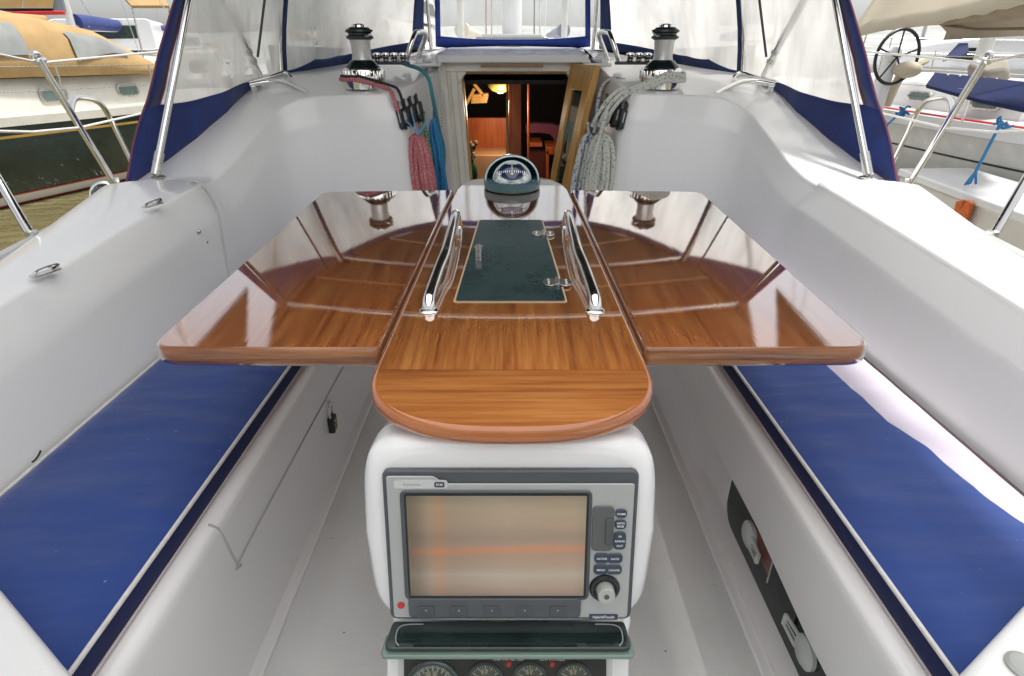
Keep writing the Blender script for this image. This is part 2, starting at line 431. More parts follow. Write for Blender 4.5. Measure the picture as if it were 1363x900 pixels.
def coaming(s):
    rows = []
    for d in stations():
        if s > 0 and d['B'][0] < .44:
            ex = .035 if d['B'][0] > .33 else .06
            if d['B'][0] > .40: ex = .005
            d['B'] = (d['B'][0]+ex, d['B'][1]); d['T'] = (d['T'][0]+ex, *d['T'][1:]); d['C'] = (d['C'][0]+ex*.5, *d['C'][1:])
        B = Vector((d['B'][0], d['B'][1], -.772)); T = Vector(d['T'])
        C = d['C']
        if C is None:
            y = d['y']; tx = toe(y); C = Vector((min(tx-.10, 1.30+.1*max(0,y)), y, T.z-.012))
            C.x = max(C.x, T.x+.03)
        else: C = Vector(C); tx = toe(C.y)
        deep = Vector((B.x, B.y, -1.3)) if d['B'][0] < .5 else B
        K = B.lerp(T, .5); K.z = T.z-.10
        nrm = Vector((T.x-B.x, T.y-B.y, 0)); nrm = nrm.normalized() if nrm.length else Vector((1,0,0))
        r = .015
        row = [deep, B]
        L = B.lerp(K, .5); row += [L, K - Vector((0,0,.012)), K + Vector((nrm.x*.006, nrm.y*.006, .014))]
        # rounded top lip
        up = T - Vector((0,0,r)); row.append(up)
        for a in (25, 50, 72, 90):
            row.append(Vector((T.x, T.y, T.z-r)) + nrm*(r*(1-math.cos(R(a)))) + Vector((0,0,r*math.sin(R(a)))))
        top0 = Vector((T.x, T.y, T.z)) + nrm*r
        for k in (.25,.5,.75): 
            q = top0.lerp(C, k); q.z += .012*math.sin(math.pi*k); row.append(q)
        row.append(C)
        D = Vector((C.x+.02, C.y, C.z-.01))
        dk = -.50 if C.y < 4.2 else -.45
        E = Vector((max(C.x+.05, 0), C.y, min(D.z-.01, dk+.01)))
        Fp = Vector((max(tx-.01, E.x+.01), C.y, dk))
        row += [D, E, Fp]
        rows.append([Vector((s*q.x, q.y, q.z)) for q in row])
    g = G(); g.grid(rows, flip=s > 0)
    return obj('coaming', g, gel, yacht, smooth=60, recalc=True)
coamL = coaming(-1); coamR = coaming(1)
# seam across the port coaming
def coampt(s, y, f):        # point on inner face of the side coaming at height fraction f
    zt = interp([(1.06,-.46),(1.83,-.396),(1.985,-.384)], y)
    z = -.772+(zt-.012+.772)*f; zk = zt-.10
    x = .95+.05*(z+.772)/(zk+.772) if z < zk else 1.0+.05*(z-zk)/.10
    return Vector((s*(x-.002), y, z))
g = G()
g.tube(smoothpath([(-1.12,1.97,-.386),(-1.075,1.965,-.382),coampt(-1,1.955,.98),coampt(-1,1.93,.80),coampt(-1,1.88,.55),coampt(-1,1.83,.3),coampt(-1,1.79,.0)],6), .0032, 6)
obj('coaming_seam', g, seam_m, coamL)
# two studs
for px, py in ((265,308),(275,322)):
    p = at(px, py, x=-.995); g = G(); g.ball(p, .006, 6); obj('stud', g, chrome2, coamL)

# side decks, toe rails and hull
rise = lambda y: .05*max(0, min(y, 8)-4)
dk = G()
for s in (-1,1):
    rows = []
    for i in range(30):
        y = -.9+i*(11/29)
        t = toe(y); rows.append([Vector((s*(t-.62 if y > 3.9 else min(t-.03, 1.18)), y, -.515+rise(y))), Vector((s*t, y, -.497+rise(y)))])
    dk.grid(rows)
obj('side_deck', dk, gel, yacht)
g = G()
rows = []
for i in range(25):
    y = 3.95+i*(6.1/24); t = max(.0, toe(y)-.02); w = min(t*.75, .62+.5*(max(0, 1-abs(y-4.6)/2.2)))
    zc = .055+.05*min(y-3.95, 2.6)-.06*max(0, y-6.5); k_ = rise(y)
    rows.append([Vector((-t,y,-.49+k_)),Vector((-t*.98,y,-.47+k_)),Vector((-w,y,-.40+k_)),Vector((-w*.86,y,zc-.03)),Vector((0,y,zc)),Vector((w*.86,y,zc-.03)),Vector((w,y,-.40+k_)),Vector((t*.98,y,-.47+k_)),Vector((t,y,-.49+k_))])
g.grid(rows)
obj('foredeck', g, gel, yacht, smooth=50)
def hull_rows(s):
    rows = []
    for i in range(30):
        y = -.9+i*(11/29); t = toe(y)
        rows.append([Vector((s*t, y, -.50+rise(y))), Vector((s*(t+.01), y, -.56+rise(y))), Vector((s*t*.97, y, -1.2)), Vector((s*t*.86, y, WATER-.1)), Vector((s*t*.4, y, WATER-.5))])
    return rows
g = G(); g.grid(hull_rows(-1)); g.grid(hull_rows(1), flip=True)
obj('hull', g, gel2, yacht, smooth=50)
for s in (-1,1):
    g = G(); pts = [(s*(toe(-.9+i*.5)-.012), -.9+i*.5, -.485+rise(-.9+i*.5)) for i in range(22)]
    g.tube(pts, .018, 8)
    obj('toe_rail', g, pm('alloy_rail', (.6,.6,.58), .35, metal=.6), yacht)

# coachroof centre, hatch garage and companionway frame
g = G()
rows = []
for y, zc in ((3.08,-.055),(3.10,-.045),(3.2,-.035),(3.6,.0),(4.0,.045)):
    w = .40+.05*(y-3.08)
    rows.append([Vector((x*w, y, zc+.012*(1-x*x)+.0)) for x in (-1,-.6,-.2,.2,.6,1)])
g.grid(rows)
obj('coachroof', g, gel, yacht)
g = G(); g.prism(roundpoly([(-.37,3.03),(.37,3.03),(.40,3.96),(-.40,3.96)], .03), -.032, .006, fn=lambda x,y,z: Vector((x,y,z+.045*(y-3.03)+.010*(1-(x/.4)**2))))
hatch = obj('sliding_hatch', g, gel2, yacht, bevel=.006)
g = G(); g.box((0.0,3.022,-.043), (.30,.008,.012))
obj('grab_strip', g, pm('dark_teak_strip', (.28,.14,.07), .5), hatch)
# plates either side of the hatch
for s in (-1,1):
    g = G(); g.box((s*.40, 3.02, -.036), (.13,.16,.014)); obj('hatch_wing', g, gel2, yacht, bevel=.004)
    g = G(); g.box((s*.44,3.25,-.02),(.03,.5,.02)); obj('hatch_runner', g, gel2, yacht, bevel=.004)

def P(px, py, Y): return at(px, py, Y=Y)
# frame: opening in plane Y=3.10, made of jambs with ribs
fr = G()
def jamb(s):
    base_t = .262 if s < 0 else .309
    for k, (dt, w, dy) in enumerate(((.006,.013,0),(.029,.016,-.020),(.054,.015,-.008),(.082,.020,-.032))):
        xt = base_t+dt; xb = xt-.056; y = 3.10+dy; zt, zb = -.034, -1.05
        fr.hexa([Vector((s*(xb-w),y,zb)),Vector((s*(xb+w),y,zb)),Vector((s*(xb+w),y+.09,zb)),Vector((s*(xb-w),y+.09,zb)),
                 Vector((s*(xt-w),y,zt)),Vector((s*(xt+w),y,zt)),Vector((s*(xt+w),y+.09,zt)),Vector((s*(xt-w),y+.09,zt))])
jamb(-1); jamb(1)
fr.box((.02,3.12,-.047), (.72,.085,.042))
fr.prism([(-.275,-.06),(-.215,-.06),(-.268,-.125)], 3.085, 3.18, fn=lambda x,z,y: Vector((x,y,z)))
fr.prism([(.318,-.06),(.258,-.06),(.312,-.135)], 3.085, 3.18, fn=lambda x,z,y: Vector((x,y,z)))
comp = obj('companionway_frame', fr, pm('cream_frame', (.70,.67,.60), .4, coat=.2), yacht, bevel=.004)
g = G()
g.box((.02,3.155,-.074), (.56,.05,.011))
for xt in (-.250,.297):
    xb = xt+(.05 if xt < 0 else -.05)
    g.hexa([Vector((xb-.006,3.15,-1.05)),Vector((xb+.006,3.15,-1.05)),Vector((xb+.006,3.2,-1.05)),Vector((xb-.006,3.2,-1.05)),
            Vector((xt-.006,3.15,-.10)),Vector((xt+.006,3.15,-.10)),Vector((xt+.006,3.2,-.10)),Vector((xt-.006,3.2,-.10))])
obj('wood_trim', g, doorwood, comp)
# coaming inner bulkhead below the companionway (behind the table)
g = G(); g.box((0,3.16,-1.0), (.62,.06,.35)); obj('companionway_sill', g, gel, yacht, bevel=.01)

# cabin interior
g = G()
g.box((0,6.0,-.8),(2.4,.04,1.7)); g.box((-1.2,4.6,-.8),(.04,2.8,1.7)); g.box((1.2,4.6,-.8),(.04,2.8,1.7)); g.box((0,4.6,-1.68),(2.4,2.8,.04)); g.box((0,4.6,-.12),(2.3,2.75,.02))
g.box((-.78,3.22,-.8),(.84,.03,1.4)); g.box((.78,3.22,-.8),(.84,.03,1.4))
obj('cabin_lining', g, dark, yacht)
def panel(x0,y0,x1,y1,Y,th,mat,name,par=yacht,bev=.004):
    a = P(x0,y0,Y); b = P(x1,y0,Y); c = P(x1,y1,Y); d = P(x0,y1,Y)
    g = G(); T = Vector((0,th,0)); g.hexa([d,c,c+T,d+T,a,b,b+T,a+T])
    return obj(name, g, mat, par, bevel=bev)
panel(598,157,674,300,4.3,.05,teak,'galley_front')
tb = panel(606,207,694,300,3.95,.5,pm('galley_counter', (.55,.30,.14), .35), 'galley_counter')
panel(677,94,694,300,3.8,.04,teak,'cabin_partition')
panel(702,94,705,300,3.9,.03,teak,'door_post')
g = G(); g.tube([P(675.2,92,3.7),P(675.2,300,3.7)], .007, 8); obj('cabin_pole', g, pm('pale_pole',(.75,.62,.42),.25,metal=.4), yacht)
panel(612,94,676,99,3.95,.03,teak,'deckhead_beam')
# purple settee with rounded back
g = G(); o = []
so = [(700,166),(712,164),(735,165),(746,168),(750,176),(747,196),(740,199),(738,186),(732,179),(718,177),(700,178)]
q = [P(a,b,4.4) for a,b in so]; n = len(q); T = Vector((0,.12,0))
g.add(q+[v+T for v in q], [tuple(range(n)), tuple(range(2*n-1,n-1,-1))]+[(i,n+i,n+(i+1)%n,(i+1)%n) for i in range(n)])
obj('settee_back', g, pm('plum_upholstery',(.20,.05,.10),.8), yacht, bevel=.006)
panel(702,190,722,196,4.2,.3,teak,'settee_trim')
panel(703,198,727,300,4.25,.03,pm('mahogany',(.10,.018,.010),.4),'settee_base')
panel(727,196,760,206,4.1,.35,teak,'chart_seat'); panel(727,200,731,300,4.1,.04,teak,'seat_post'); panel(745,214,762,300,4.15,.03,pm('mahogany',(.10,.018,.010),.4),'locker_front')
# a wooden chart frame glimpsed on the left
g = G()
for a,b,w in (((617,145),(631,118),3),((631,112),(643,127),3),((650,126),(628,128),2)):
    p0 = P(*a,4.1); p1 = P(*b,4.1); g.tube([p0,p1], .012, 6)
g.prism([(628,129),(650,128),(648,137),(627,138)], 0, .02, fn=lambda x,y,z: P(x,y,4.1+z))
obj('cabin_shelf', g, doorwood, yacht)
g = G(); c = P(666,108,3.95); g.lathe(c+Vector((0,0,-.02)), [(.02,-.048),(.055,-.036),(.078,-.012),(.082,.004),(.03,.012)], 24)
lamp = thing('cabin_lamp', 'yellow domed lamp under the cabin roof, seen through the companionway', 'lamp', c)
obj('lamp_shade', g, pm('lamp_yellow',(.60,.42,.10),.3,metal=.4), lamp)
lm, nt, b = _nodes('lamp_glow'); b.inputs['Emission Color'].default_value = (1,.72,.35,1); b.inputs['Emission Strength'].default_value = 1.2
g = G(); g.lathe(c+Vector((0,0,-.072)), [(.018,0),(.018,.004)], 20); obj('bulb', g, lm, lamp)
pt = bpy.data.lights.new('cabin_bulb_light','POINT'); pt.energy = 2.6; pt.color = (1,.80,.58); pt.shadow_soft_size = .05; po_ = bpy.data.objects.new('cabin_bulb_light', pt); COL.objects.link(po_); po_.location = c+Vector((.02,-.10,-.14+EYE))
# vase with flowers
vc = P(627,238,3.75)
vase = thing('flower_vase', 'green glass vase of small white flowers just inside the companionway', 'vase', vc)
g = G(); g.lathe(vc, [(.035,-.02),(.045,.02),(.04,.07),(.02,.10),(.022,.115)], 16)
obj('vase', g, pm('green_glass',(.01,.09,.05),.1,coat=.6), vase)
gs, gf = G(), G()
for i in range(34):
    a = random.uniform(0,6.28); r = random.uniform(.0,.06); h = random.uniform(.13,.24)
    e = vc+Vector((r*math.cos(a), r*math.sin(a)*.7, h)); gs.tube([vc+Vector((0,0,.1)), e], .0018, 4)
    (gf if i % 2 else gs).ball(e, random.uniform(.008,.014), 4)
obj('stem', gs, pm('stem_green',(.05,.10,.03),.7), vase); obj('flower', gf, pm('flower_cream',(.6,.5,.35),.7), vase)

# companionway door, opened against the starboard wall
A, B_, C_, D_ = P(767,86,3.06), P(800,88,2.80), P(761,251,2.80), P(738,243,3.06)
dv = (C_-B_); C_ = B_+dv*1.25; D_ = A+(D_-A)*1.25
def dq(u, v, d=0):
    n_ = (B_-A).cross(D_-A).normalized()
    if n_.x > 0: n_ = -n_
    p = A.lerp(B_, u).lerp(D_.lerp(C_, u), v); return p + n_*d
door = thing('companionway_door', 'yellow wooden companionway door with a dark glass strip, swung open', 'door', D_)
g = G()
def dbar(u0,v0,u1,v1,d0,d1): g.hexa([dq(u0,v1,d0),dq(u1,v1,d0),dq(u1,v1,d1),dq(u0,v1,d1),dq(u0,v0,d0),dq(u1,v0,d0),dq(u1,v0,d1),dq(u0,v0,d1)])
dbar(0,0,.22,1,0,.03); dbar(.72,0,1,1,0,.03); dbar(.221,0,.719,.16,0,.0295); dbar(.221,.9,.719,1,0,.0295)
obj('door_frame', g, doorwood, door, bevel=.002)
g = G(); dbar(.21,.15,.73,.91,.008,.018); obj('glass_pane', g, smoked, door)
g = G(); dbar(.24,.36,.70,.50,.0182,.020); obj('painted_reflection', g, pm('teal_reflection',(.02,.14,.14),.2), door)  # teal reflection painted as a thin strip on the glass

# ------------------------------------------------------------------ seat cushions
def cushion(s):
    aft = .38
    c = thing('seat_cushion', 'royal blue seat cushion with plain blue top on the port bench' if s < 0 else 'royal blue seat cushion with a white strip along its back on the starboard bench', 'cushion', (s*.76, 1.4, -.768), 'long blue cushions on the cockpit benches')
    x0, x1, z0, z1 = .578, .942, -.765, -.712
    nx, ny = 26, 190
    def top(x, y):
        e = min((x-x0)/.05, 1); e2 = min((x1-x)/.04, 1)
        h = -.010*(1-e)**2 - .014*(1-e2)**2
        # pulled wrinkles running in from the piping
        w = noise.noise(Vector((x*3, y*26, s*5)))*.0055*max(0, 1-(x-x0)/.16)*min(1,(x-x0)/.03) + (noise.noise(Vector((x*3, y*11, 3+s)))*.006 + noise.noise(Vector((x*5, y*30, 8+s)))*.0025)*min(1,(x-x0)/.05)*max(0,min(1,(x1-x)/.04))
        return z1+h+w+.006*math.sin(math.pi*(x-x0)/(x1-x0))
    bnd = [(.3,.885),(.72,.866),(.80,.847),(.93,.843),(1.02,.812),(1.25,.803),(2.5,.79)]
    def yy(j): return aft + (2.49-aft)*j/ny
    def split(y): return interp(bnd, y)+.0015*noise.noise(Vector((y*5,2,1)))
    g = G(); gw = G()
    rows = []; rw = []
    for j in range(ny+1):
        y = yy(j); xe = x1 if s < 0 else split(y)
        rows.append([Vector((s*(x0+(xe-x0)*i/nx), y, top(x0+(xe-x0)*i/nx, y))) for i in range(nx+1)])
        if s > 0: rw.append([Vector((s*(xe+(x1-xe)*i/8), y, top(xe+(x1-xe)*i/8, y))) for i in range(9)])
    g.grid(rows, flip=s < 0)
    obj('cushion_top', g, bluefab, c, smooth=80, recalc=False)
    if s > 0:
        gw.grid(rw); obj('white_strip', gw, palestrip, c, smooth=80, recalc=False)  # paler strip along the cushion back with an uneven inner edge
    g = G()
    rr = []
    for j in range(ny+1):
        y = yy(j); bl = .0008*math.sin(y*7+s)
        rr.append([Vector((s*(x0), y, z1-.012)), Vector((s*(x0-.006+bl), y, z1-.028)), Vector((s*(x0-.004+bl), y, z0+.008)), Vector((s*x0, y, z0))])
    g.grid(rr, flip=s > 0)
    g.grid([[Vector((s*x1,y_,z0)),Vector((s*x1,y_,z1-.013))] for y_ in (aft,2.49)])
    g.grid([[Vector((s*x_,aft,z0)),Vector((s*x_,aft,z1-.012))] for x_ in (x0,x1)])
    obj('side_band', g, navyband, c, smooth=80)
    g = G(); g.tube([(s*(x0-.001), yy(j), z1-.0095) for j in range(0,ny+1,2)], .0038, 8)
    obj('piping', g, piping, c)
    g = G(); g.tube([(s*(x0-.002), yy(j), z0+.003) for j in range(0,ny+1,2)], .0032, 8)
    obj('piping', g, pm('pinkish_piping',(.55,.47,.48),.7), c)
    g = G(); g.tube([(s*(x1-.002), yy(j), top(x1, yy(j))+.002) for j in range(0,ny+1,2)], .0045, 8)
    obj('piping', g, piping if s < 0 else pm('dark_piping',(.05,.025,.035),.7), c)
cushion(-1); cushion(1)
# a thin black strap end on the port cushion
g = G(); p = at(47,612,z=-.695); g.tube(smoothpath([at(43,615,z=-.70), p, at(52,605,z=-.68), at(54,600,z=-.672)],4), .0018, 6)
tag(obj('strap_end', g, black, loc=p), 'short black strap end poking up behind the port cushion', 'strap')

# moulded helm seat corners at the aft end of each bench
for s in (-1,1):
    g = G()
    if s < 0: outl = [at(-120,660,z=-.66),at(0,782,z=-.66),at(102,905,z=-.66),at(160,1000,z=-.66),at(-120,1000,z=-.66)]
    else: outl = [at(1483,690,z=-.66),at(1363,803,z=-.66),at(1268,905,z=-.66),at(1215,1000,z=-.66),at(1483,1000,z=-.66)]
    g.prism([(v.x,v.y) for v in outl], -.768, -.66)
    obj('helm_seat_corner', g, gel, yacht, bevel=.012, seg=4)
g = G(); p = at(1364,888,z=-.658); g.lathe(p, [(.018,-.006),(.02,.002),(.016,.005),(.012,.003)], 24)
tag(obj('deck_socket', g, greyp, loc=p), 'round grey socket in the white moulding at the lower right corner', 'socket')

# padlock on the port locker
p = at(432,548,x=-.556)
lock = thing('padlock', 'small black combination padlock hanging from a chrome hasp on the port seat front', 'padlock', p)
Mx = Matrix.Rotation(R(90),3,'Y')
g = G(); g.lathe(p+1.5*Vector((0,.0,.022)), [(.021,0),(.021,.006),(.013,.010)], 16, Mx)
g.tube([p+1.5*Vector((.008,-.007,.03)),p+1.5*Vector((.012,.007,.022)),p+1.5*Vector((.012,.0,.012))], .0042, 6); obj('hasp', g, chrome, lock)
g = G(); g.tube(smoothpath([p+1.5*Vector((.012,-.008,-.012)),p+1.5*Vector((.013,-.008,.01)),p+1.5*Vector((.013,0,.016)),p+1.5*Vector((.013,.008,.01)),p+1.5*Vector((.012,.008,-.012))],4), .0036, 6); obj('shackle', g, chrome, lock)
g = G(); g.box(p+1.5*Vector((.012,0,-.028)), (.018,.036,.050)); lb = obj('lock_body', g, black, lock, bevel=.003)
g = G()
for k in range(3): g.box(p+1.5*Vector((.019,-.002,-.018-.009*k)), (.004,.018,.007))
obj('number_wheel', g, pm('brassy',(.5,.42,.25),.3,metal=.8), lb)

# smoked port light in the starboard seat front with two latches
def wp(u, v, d=0):  # u along Y aft->fwd, v height
    return Vector((.5935-d, u, v))
pl = thing('opening_portlight', 'long smoked portlight with two white latches low in the starboard seat front', 'portlight', (.5935,.8,-1.13))
out = rrect(.25,-1.108,1.165,-.958,.05,8)
g = G(); g.prism(rrect(.24,-1.139,1.215,-.948,.070,8), .0, .006, fn=lambda u,v,d: wp(u,v,d)); obj('frame', g, gel2, pl, bevel=.002)
g = G(); g.prism(rrect(.248,-1.129,1.188,-.955,.060,8), .0062, .0085, fn=lambda u,v,d: wp(u,v,d)); obj('gasket', g, rubber, pl)
g = G(); g.prism(rrect(.256,-1.124,1.182,-.960,.056,8), .0086, .012, fn=lambda u,v,d: wp(u,v,d)); obj('pane', g, pm('dark_tinted_pane',(.008,.016,.015),.12,ior=1.4,var=.5,vs=9), pl)
g = G(); g.box((.5813,.97,-1.03),(.001,.10,.05)); obj('sticker', g, pm('red_patch_behind_glass',(.16,.05,.04),.3), pl)
g = G(); g.box((.5810,.915,-1.03),(.001,.006,.09)); obj('glass_mark', g, greyp, pl)
for px, py, sg in ((1000,712,-1),(1075,868,1)):
    c = at(px, py, x=.5813)
    M = Matrix.Rotation(R(-90),3,'Y')
    g = G(); g.lathe(c, [(.034,0),(.034,.008),(.027,.013),(.0,.014)], 28, M)
    lt = obj('latch', g, pm('latch_grey',(.50,.53,.50),.35), pl)
    L = .070
    g = G()
    for dz in (-.017,.017):
        g.tube([c+Vector((-.010,sg*.024,dz)), c+Vector((-.013,sg*(.018+L*.8),dz*.75))], .0042, 6)
    g.tube([c+Vector((-.013,sg*(.016+L*.8),-.013)), c+Vector((-.013,sg*(.016+L*.8),.013))], .006, 6)
    g.tube([c+Vector((-.010,sg*.018,0)), c+Vector((-.013,sg*(.018+L*.8),0))], .002, 6)
    obj('lever', g, MATS['latch_grey'], lt)

# ------------------------------------------------------------------ cockpit table
ZT = -.42
TS = .052                    # the table top rises towards the bow by about three degrees
def tq(x, y, z=None):
    k = (.42+TS*.8)/(.42+TS*y); h = (z-ZT)*k if z is not None else 0
    return Vector((x*k, y*k-TS*h, ZT+TS*(y*k-.8)+h))
def tilted(g):
    g.v = [tq(v.x, v.y, v.z) for v in g.v]; return g
table = thing('cockpit_table', 'varnished reddish wood cockpit table with two raised side leaves', 'table', (0,1.4,-1.17))
pts = []
a_, b_ = .207, .165
cen = []
def superell(t, n=2.5):
    c, s_ = math.cos(t), math.sin(t)
    return (a_*math.copysign(abs(c)**(2/n), c), b_*math.copysign(abs(s_)**(2/n), s_))
# aft rounded end
Y_a = .588+b_
aft = [superell(math.pi + math.pi*k/28) for k in range(29)]
outl = [(x, Y_a+y) for x, y in aft]
fwd = [(.203,1.60),(.198,2.03),(.185,2.12),(.155,2.20),(.105,2.265),(.05,2.30),(0,2.31),(-.05,2.30),(-.105,2.265),(-.155,2.20),(-.185,2.12),(-.198,2.03),(-.203,1.60)]
full = outl+fwd
def shrink(poly, d):
    n = len(poly); res = []
    for i in range(n):
        p = Vector(poly[i]); a = Vector(poly[i-1]); b = Vector(poly[(i+1)%n])
        t = (b-a).normalized(); nn = Vector((-t.y, t.x)); res.append(tuple(p+nn*d))
    return res
inner = shrink(full, .007)
# edge band with bullnose
def band(poly, z1, th, ins=.007):
    rows = []
    prof = [(ins,0),(ins*.35,-.0015),(0,-.006),(-.002,-th*.5),(0,-th+.005),(.006,-th)]
    for d, dz in prof:
        q = shrink(poly, d); rows.append([Vector((x,y,z1+dz)) for x,y in q]+[Vector((q[0][0],q[0][1],z1+dz))])
    return rows
cb = G(); ysp = .742
main = [p for p in inner if p[1] > ysp]
# split the face at the cross-grain joint
def clip(poly, y, keep_above):
    res = []; n = len(poly)
    for i in range(n):
        p, q = poly[i], poly[(i+1)%n]
        ia = (p[1] > y) == keep_above
        ib = (q[1] > y) == keep_above
        if ia: res.append(p)
        if ia != ib:
            t = (y-p[1])/(q[1]-p[1]); res.append((p[0]+(q[0]-p[0])*t, y))
    return res
g = G(); g.prism(clip(inner, ysp, True), ZT-.022, ZT); board = obj('centre_board', tilted(g), wood, table)
g = G(); g.prism(clip(inner, ysp-.0006, False), ZT-.022, ZT); obj('end_board', tilted(g), woodx, table)
g = G(); g.grid(band(full, ZT, .027)); g.prism(shrink(full,.006), ZT-.0275, ZT-.0235)
obj('board_edge', tilted(g), woodedge, table, smooth=60)
for s in (-1,1):
    L = [(s*.214,.808),(s*.588,.812),(s*.655,1.99),(s*.206,2.02)]
    rp = roundpoly(L, [.012,.045,.05,.012], 8)
    if s < 0: rp = rp[::-1]
    # make counter-clockwise
    area = sum(rp[i][0]*rp[(i+1)%len(rp)][1]-rp[(i+1)%len(rp)][0]*rp[i][1] for i in range(len(rp)))
    if area < 0: rp = rp[::-1]
    g = G(); q = shrink(rp,.006); g.prism(q, ZT-.034, ZT); lf = obj('table_leaf', tilted(g), woodleaf, table)
    g = G(); g.grid(band(rp, ZT, .036, .006)); obj('leaf_edge', tilted(g), wood_mat('leaf_edge_wood',(.10,.035,.015),(.24,.09,.035),(.36,.17,.07),'X',.05), lf, smooth=60)
# table support: forward leg tube and braces
g = G(); g.tube([(0,1.68,-1.17),(0,1.68,-.41)], .035, 16); obj('leg', g, gel2, table)
g = G()
for s in (-1,1): g.tube([(s*.03,1.65,-.75),(s*.38,1.35,-.436)], .01, 8)
obj('leaf_brace', g, chrome, table)
# inset lid, hinges, latch
lid_pts = [(-.112,.998),(.106,.998),(.088,1.606),(-.096,1.606)]
g = G(); g.prism(roundpoly(lid_pts,.008,3), ZT+.0004, ZT+.0012); obj('lid_rim', tilted(g), pm('rim_pale',(.45,.34,.22),.5), table)
def lid_mat():
    m, nt, b = _nodes('scuffed_black_lid')
    n = noise_node(nt, 6, 8, rough=.75); s_ = noise_node(nt, 20, 6, stretch=(1,4,1), rough=.8)
    r = ramp(nt, n.outputs[0], [(.35, (.008,.022,.024)), (.62, (.022,.045,.045)), (.78, (.10,.14,.13))])
    r2 = ramp(nt, s_.outputs[0], [(.62,(0,0,0)),(.80,(.16,.18,.18))])
    mx = nt.nodes.new('ShaderNodeMix'); mx.data_type='RGBA'; mx.blend_type='ADD'; mx.inputs[0].default_value = .6
    nt.links.new(r.outputs[0], mx.inputs[6]); nt.links.new(r2.outputs[0], mx.inputs[7]); nt.links.new(mx.outputs[2], b.inputs['Base Color'])
    mr = nt.nodes.new('ShaderNodeMapRange'); mr.inputs['To Min'].default_value=.12; mr.inputs['To Max'].default_value=.45
    nt.links.new(n.outputs[0], mr.inputs[0]); nt.links.new(mr.outputs[0], b.inputs['Roughness'])
    return m
li = [(-.108,1.003),(.102,1.003),(.084,1.601),(-.092,1.601)]
g = G(); g.prism(roundpoly(li,.008,3), ZT+.0008, ZT+.0030); lid = obj('lid', tilted(g), lid_mat(), table, bevel=.0008)
for px, py in ((723,311),(742,376)):
    c = at(px, py, z=ZT+.004)
    g = G()
    for sx in (-1,1):
        g.prism([(c.x+sx*(.002+.013+.015*math.cos(a)), c.y+.022*math.sin(a)) for a in [2*math.pi*k/16 for k in range(16)]], ZT+.0032, ZT+.0062)
        for dy in (-.010,0,.010): g.lathe((c.x+sx*.018, c.y+dy, ZT+.006), [(.0035,0),(.0028,.0018)], 10)
    g.tube([(c.x,c.y-.022,ZT+.006),(c.x,c.y+.022,ZT+.006)], .0045, 8)
    obj('hinge', tilted(g), chrome2, lid, bevel=.0006)
c0 = at(637,352,z=ZT+.004); c1 = at(637,330,z=ZT+.004)
g = G(); g.tube([c0+Vector((0,0,.003)), c1+Vector((0,0,.003))], .0075, 10); g.lathe(c1+Vector((0,.006,-.001)), [(.012,0),(.012,.003),(.006,.003),(.006,.001)], 18)
obj('lid_latch', tilted(g), chrome2, lid)
# grab handles on the table
for s in (-1,1):
    hd = [(s*.153,.960,ZT+.002),(s*.153,.968,ZT+.013),(s*.153,.995,ZT+.020),(s*.149,1.12,ZT+.030),(s*.144,1.20,ZT+.038),(s*.146,1.36,ZT+.043),(s*.150,1.50,ZT+.042),(s*.150,1.528,ZT+.030),(s*.149,1.540,ZT+.002)]
    g = G(); g.tube(smoothpath(hd,6), .0120, 16, flat=1.0)
    for y, x in ((.960,.153),(1.541,.149)): g.lathe((s*x,y,ZT), [(.0175,0),(.017,.002),(.014,.004)], 24)
    obj('grab_handle', tilted(g), chrome, table)

# ------------------------------------------------------------------ compass on the table
cc = Vector((0, 2.06, ZT))
KC = (.42+TS*.8)/(.42+TS*2.06); C2 = tq(0, 2.06)
def onto(g):
    g.v = [C2 + KC*(Vector((v.x-cc.x, v.y-cc.y-TS*(v.z-cc.z), v.z-cc.z+TS*(v.y-cc.y)))) for v in g.v]; return g
compass = thing('compass', 'domed steering compass with dark hood on the forward end of the wooden table', 'compass', C2)
teal = pm('compass_teal', (.035,.085,.10), .22, coat=.5)
g = G(); g.lathe(cc, [(.088,0.0005),(.099,.004),(.101,.020),(.099,.030),(.092,.034),(.078,.034),(.070,.026),(.0,.024)], 48); obj('base_ring', onto(g), teal, compass, smooth=40)
# hood: half shell open toward the helm
rows = []
g = G()
for i in range(13):
    el = R(90*i/12)
    rows.append([])
    for k in range(25):
        az = R(-14+208*k/24)
        rows[-1].append(cc+Vector((.0925*math.cos(el)*math.cos(az), .0925*math.cos(el)*math.sin(az), .033+.078*math.sin(el))))
g.grid(rows)
obj('hood', onto(g), pm('hood_dark',(.03,.12,.18),.25,coat=.5), compass, solid=.004, smooth=70)
arc = [cc+Vector((.0925*math.cos(R(a)), -.022*math.cos(R(a-90))*0-.022, .033+.080*math.sin(R(a)))) for a in range(0,181,6)]
g = G(); g.tube(arc, .0028, 8); obj('hood_rim', onto(g), pm('pale_rim',(.55,.62,.62),.3), compass)
gc = cc+Vector((0,-.020,.032))
g = G(); g.ball(gc, .065, 16, sc=(1,1,.98)); obj('globe', onto(g), pm('globe_liquid',(.50,.55,.55),.12,coat=.8,var=.55,vs=70), compass)
def sph(az, el, r):
    a, e = R(az), R(el); return gc+Vector((r*math.cos(e)*math.sin(a), -r*math.cos(e)*math.cos(a), r*math.sin(e)))
g = G(); rows = []
for j in range(11):
    rows.append([])
    for i in range(25):
        az = -62+124*i/24; lo = 4+22*(abs(az)/62)**2; hi = 64
        rows[-1].append(sph(az, lo+8+(hi-lo-8)*j/10, .0656))
g.grid(rows); card = obj('compass_card', onto(g), pm('card_navy',(.006,.016,.06),.2,coat=.8), compass, smooth=60)
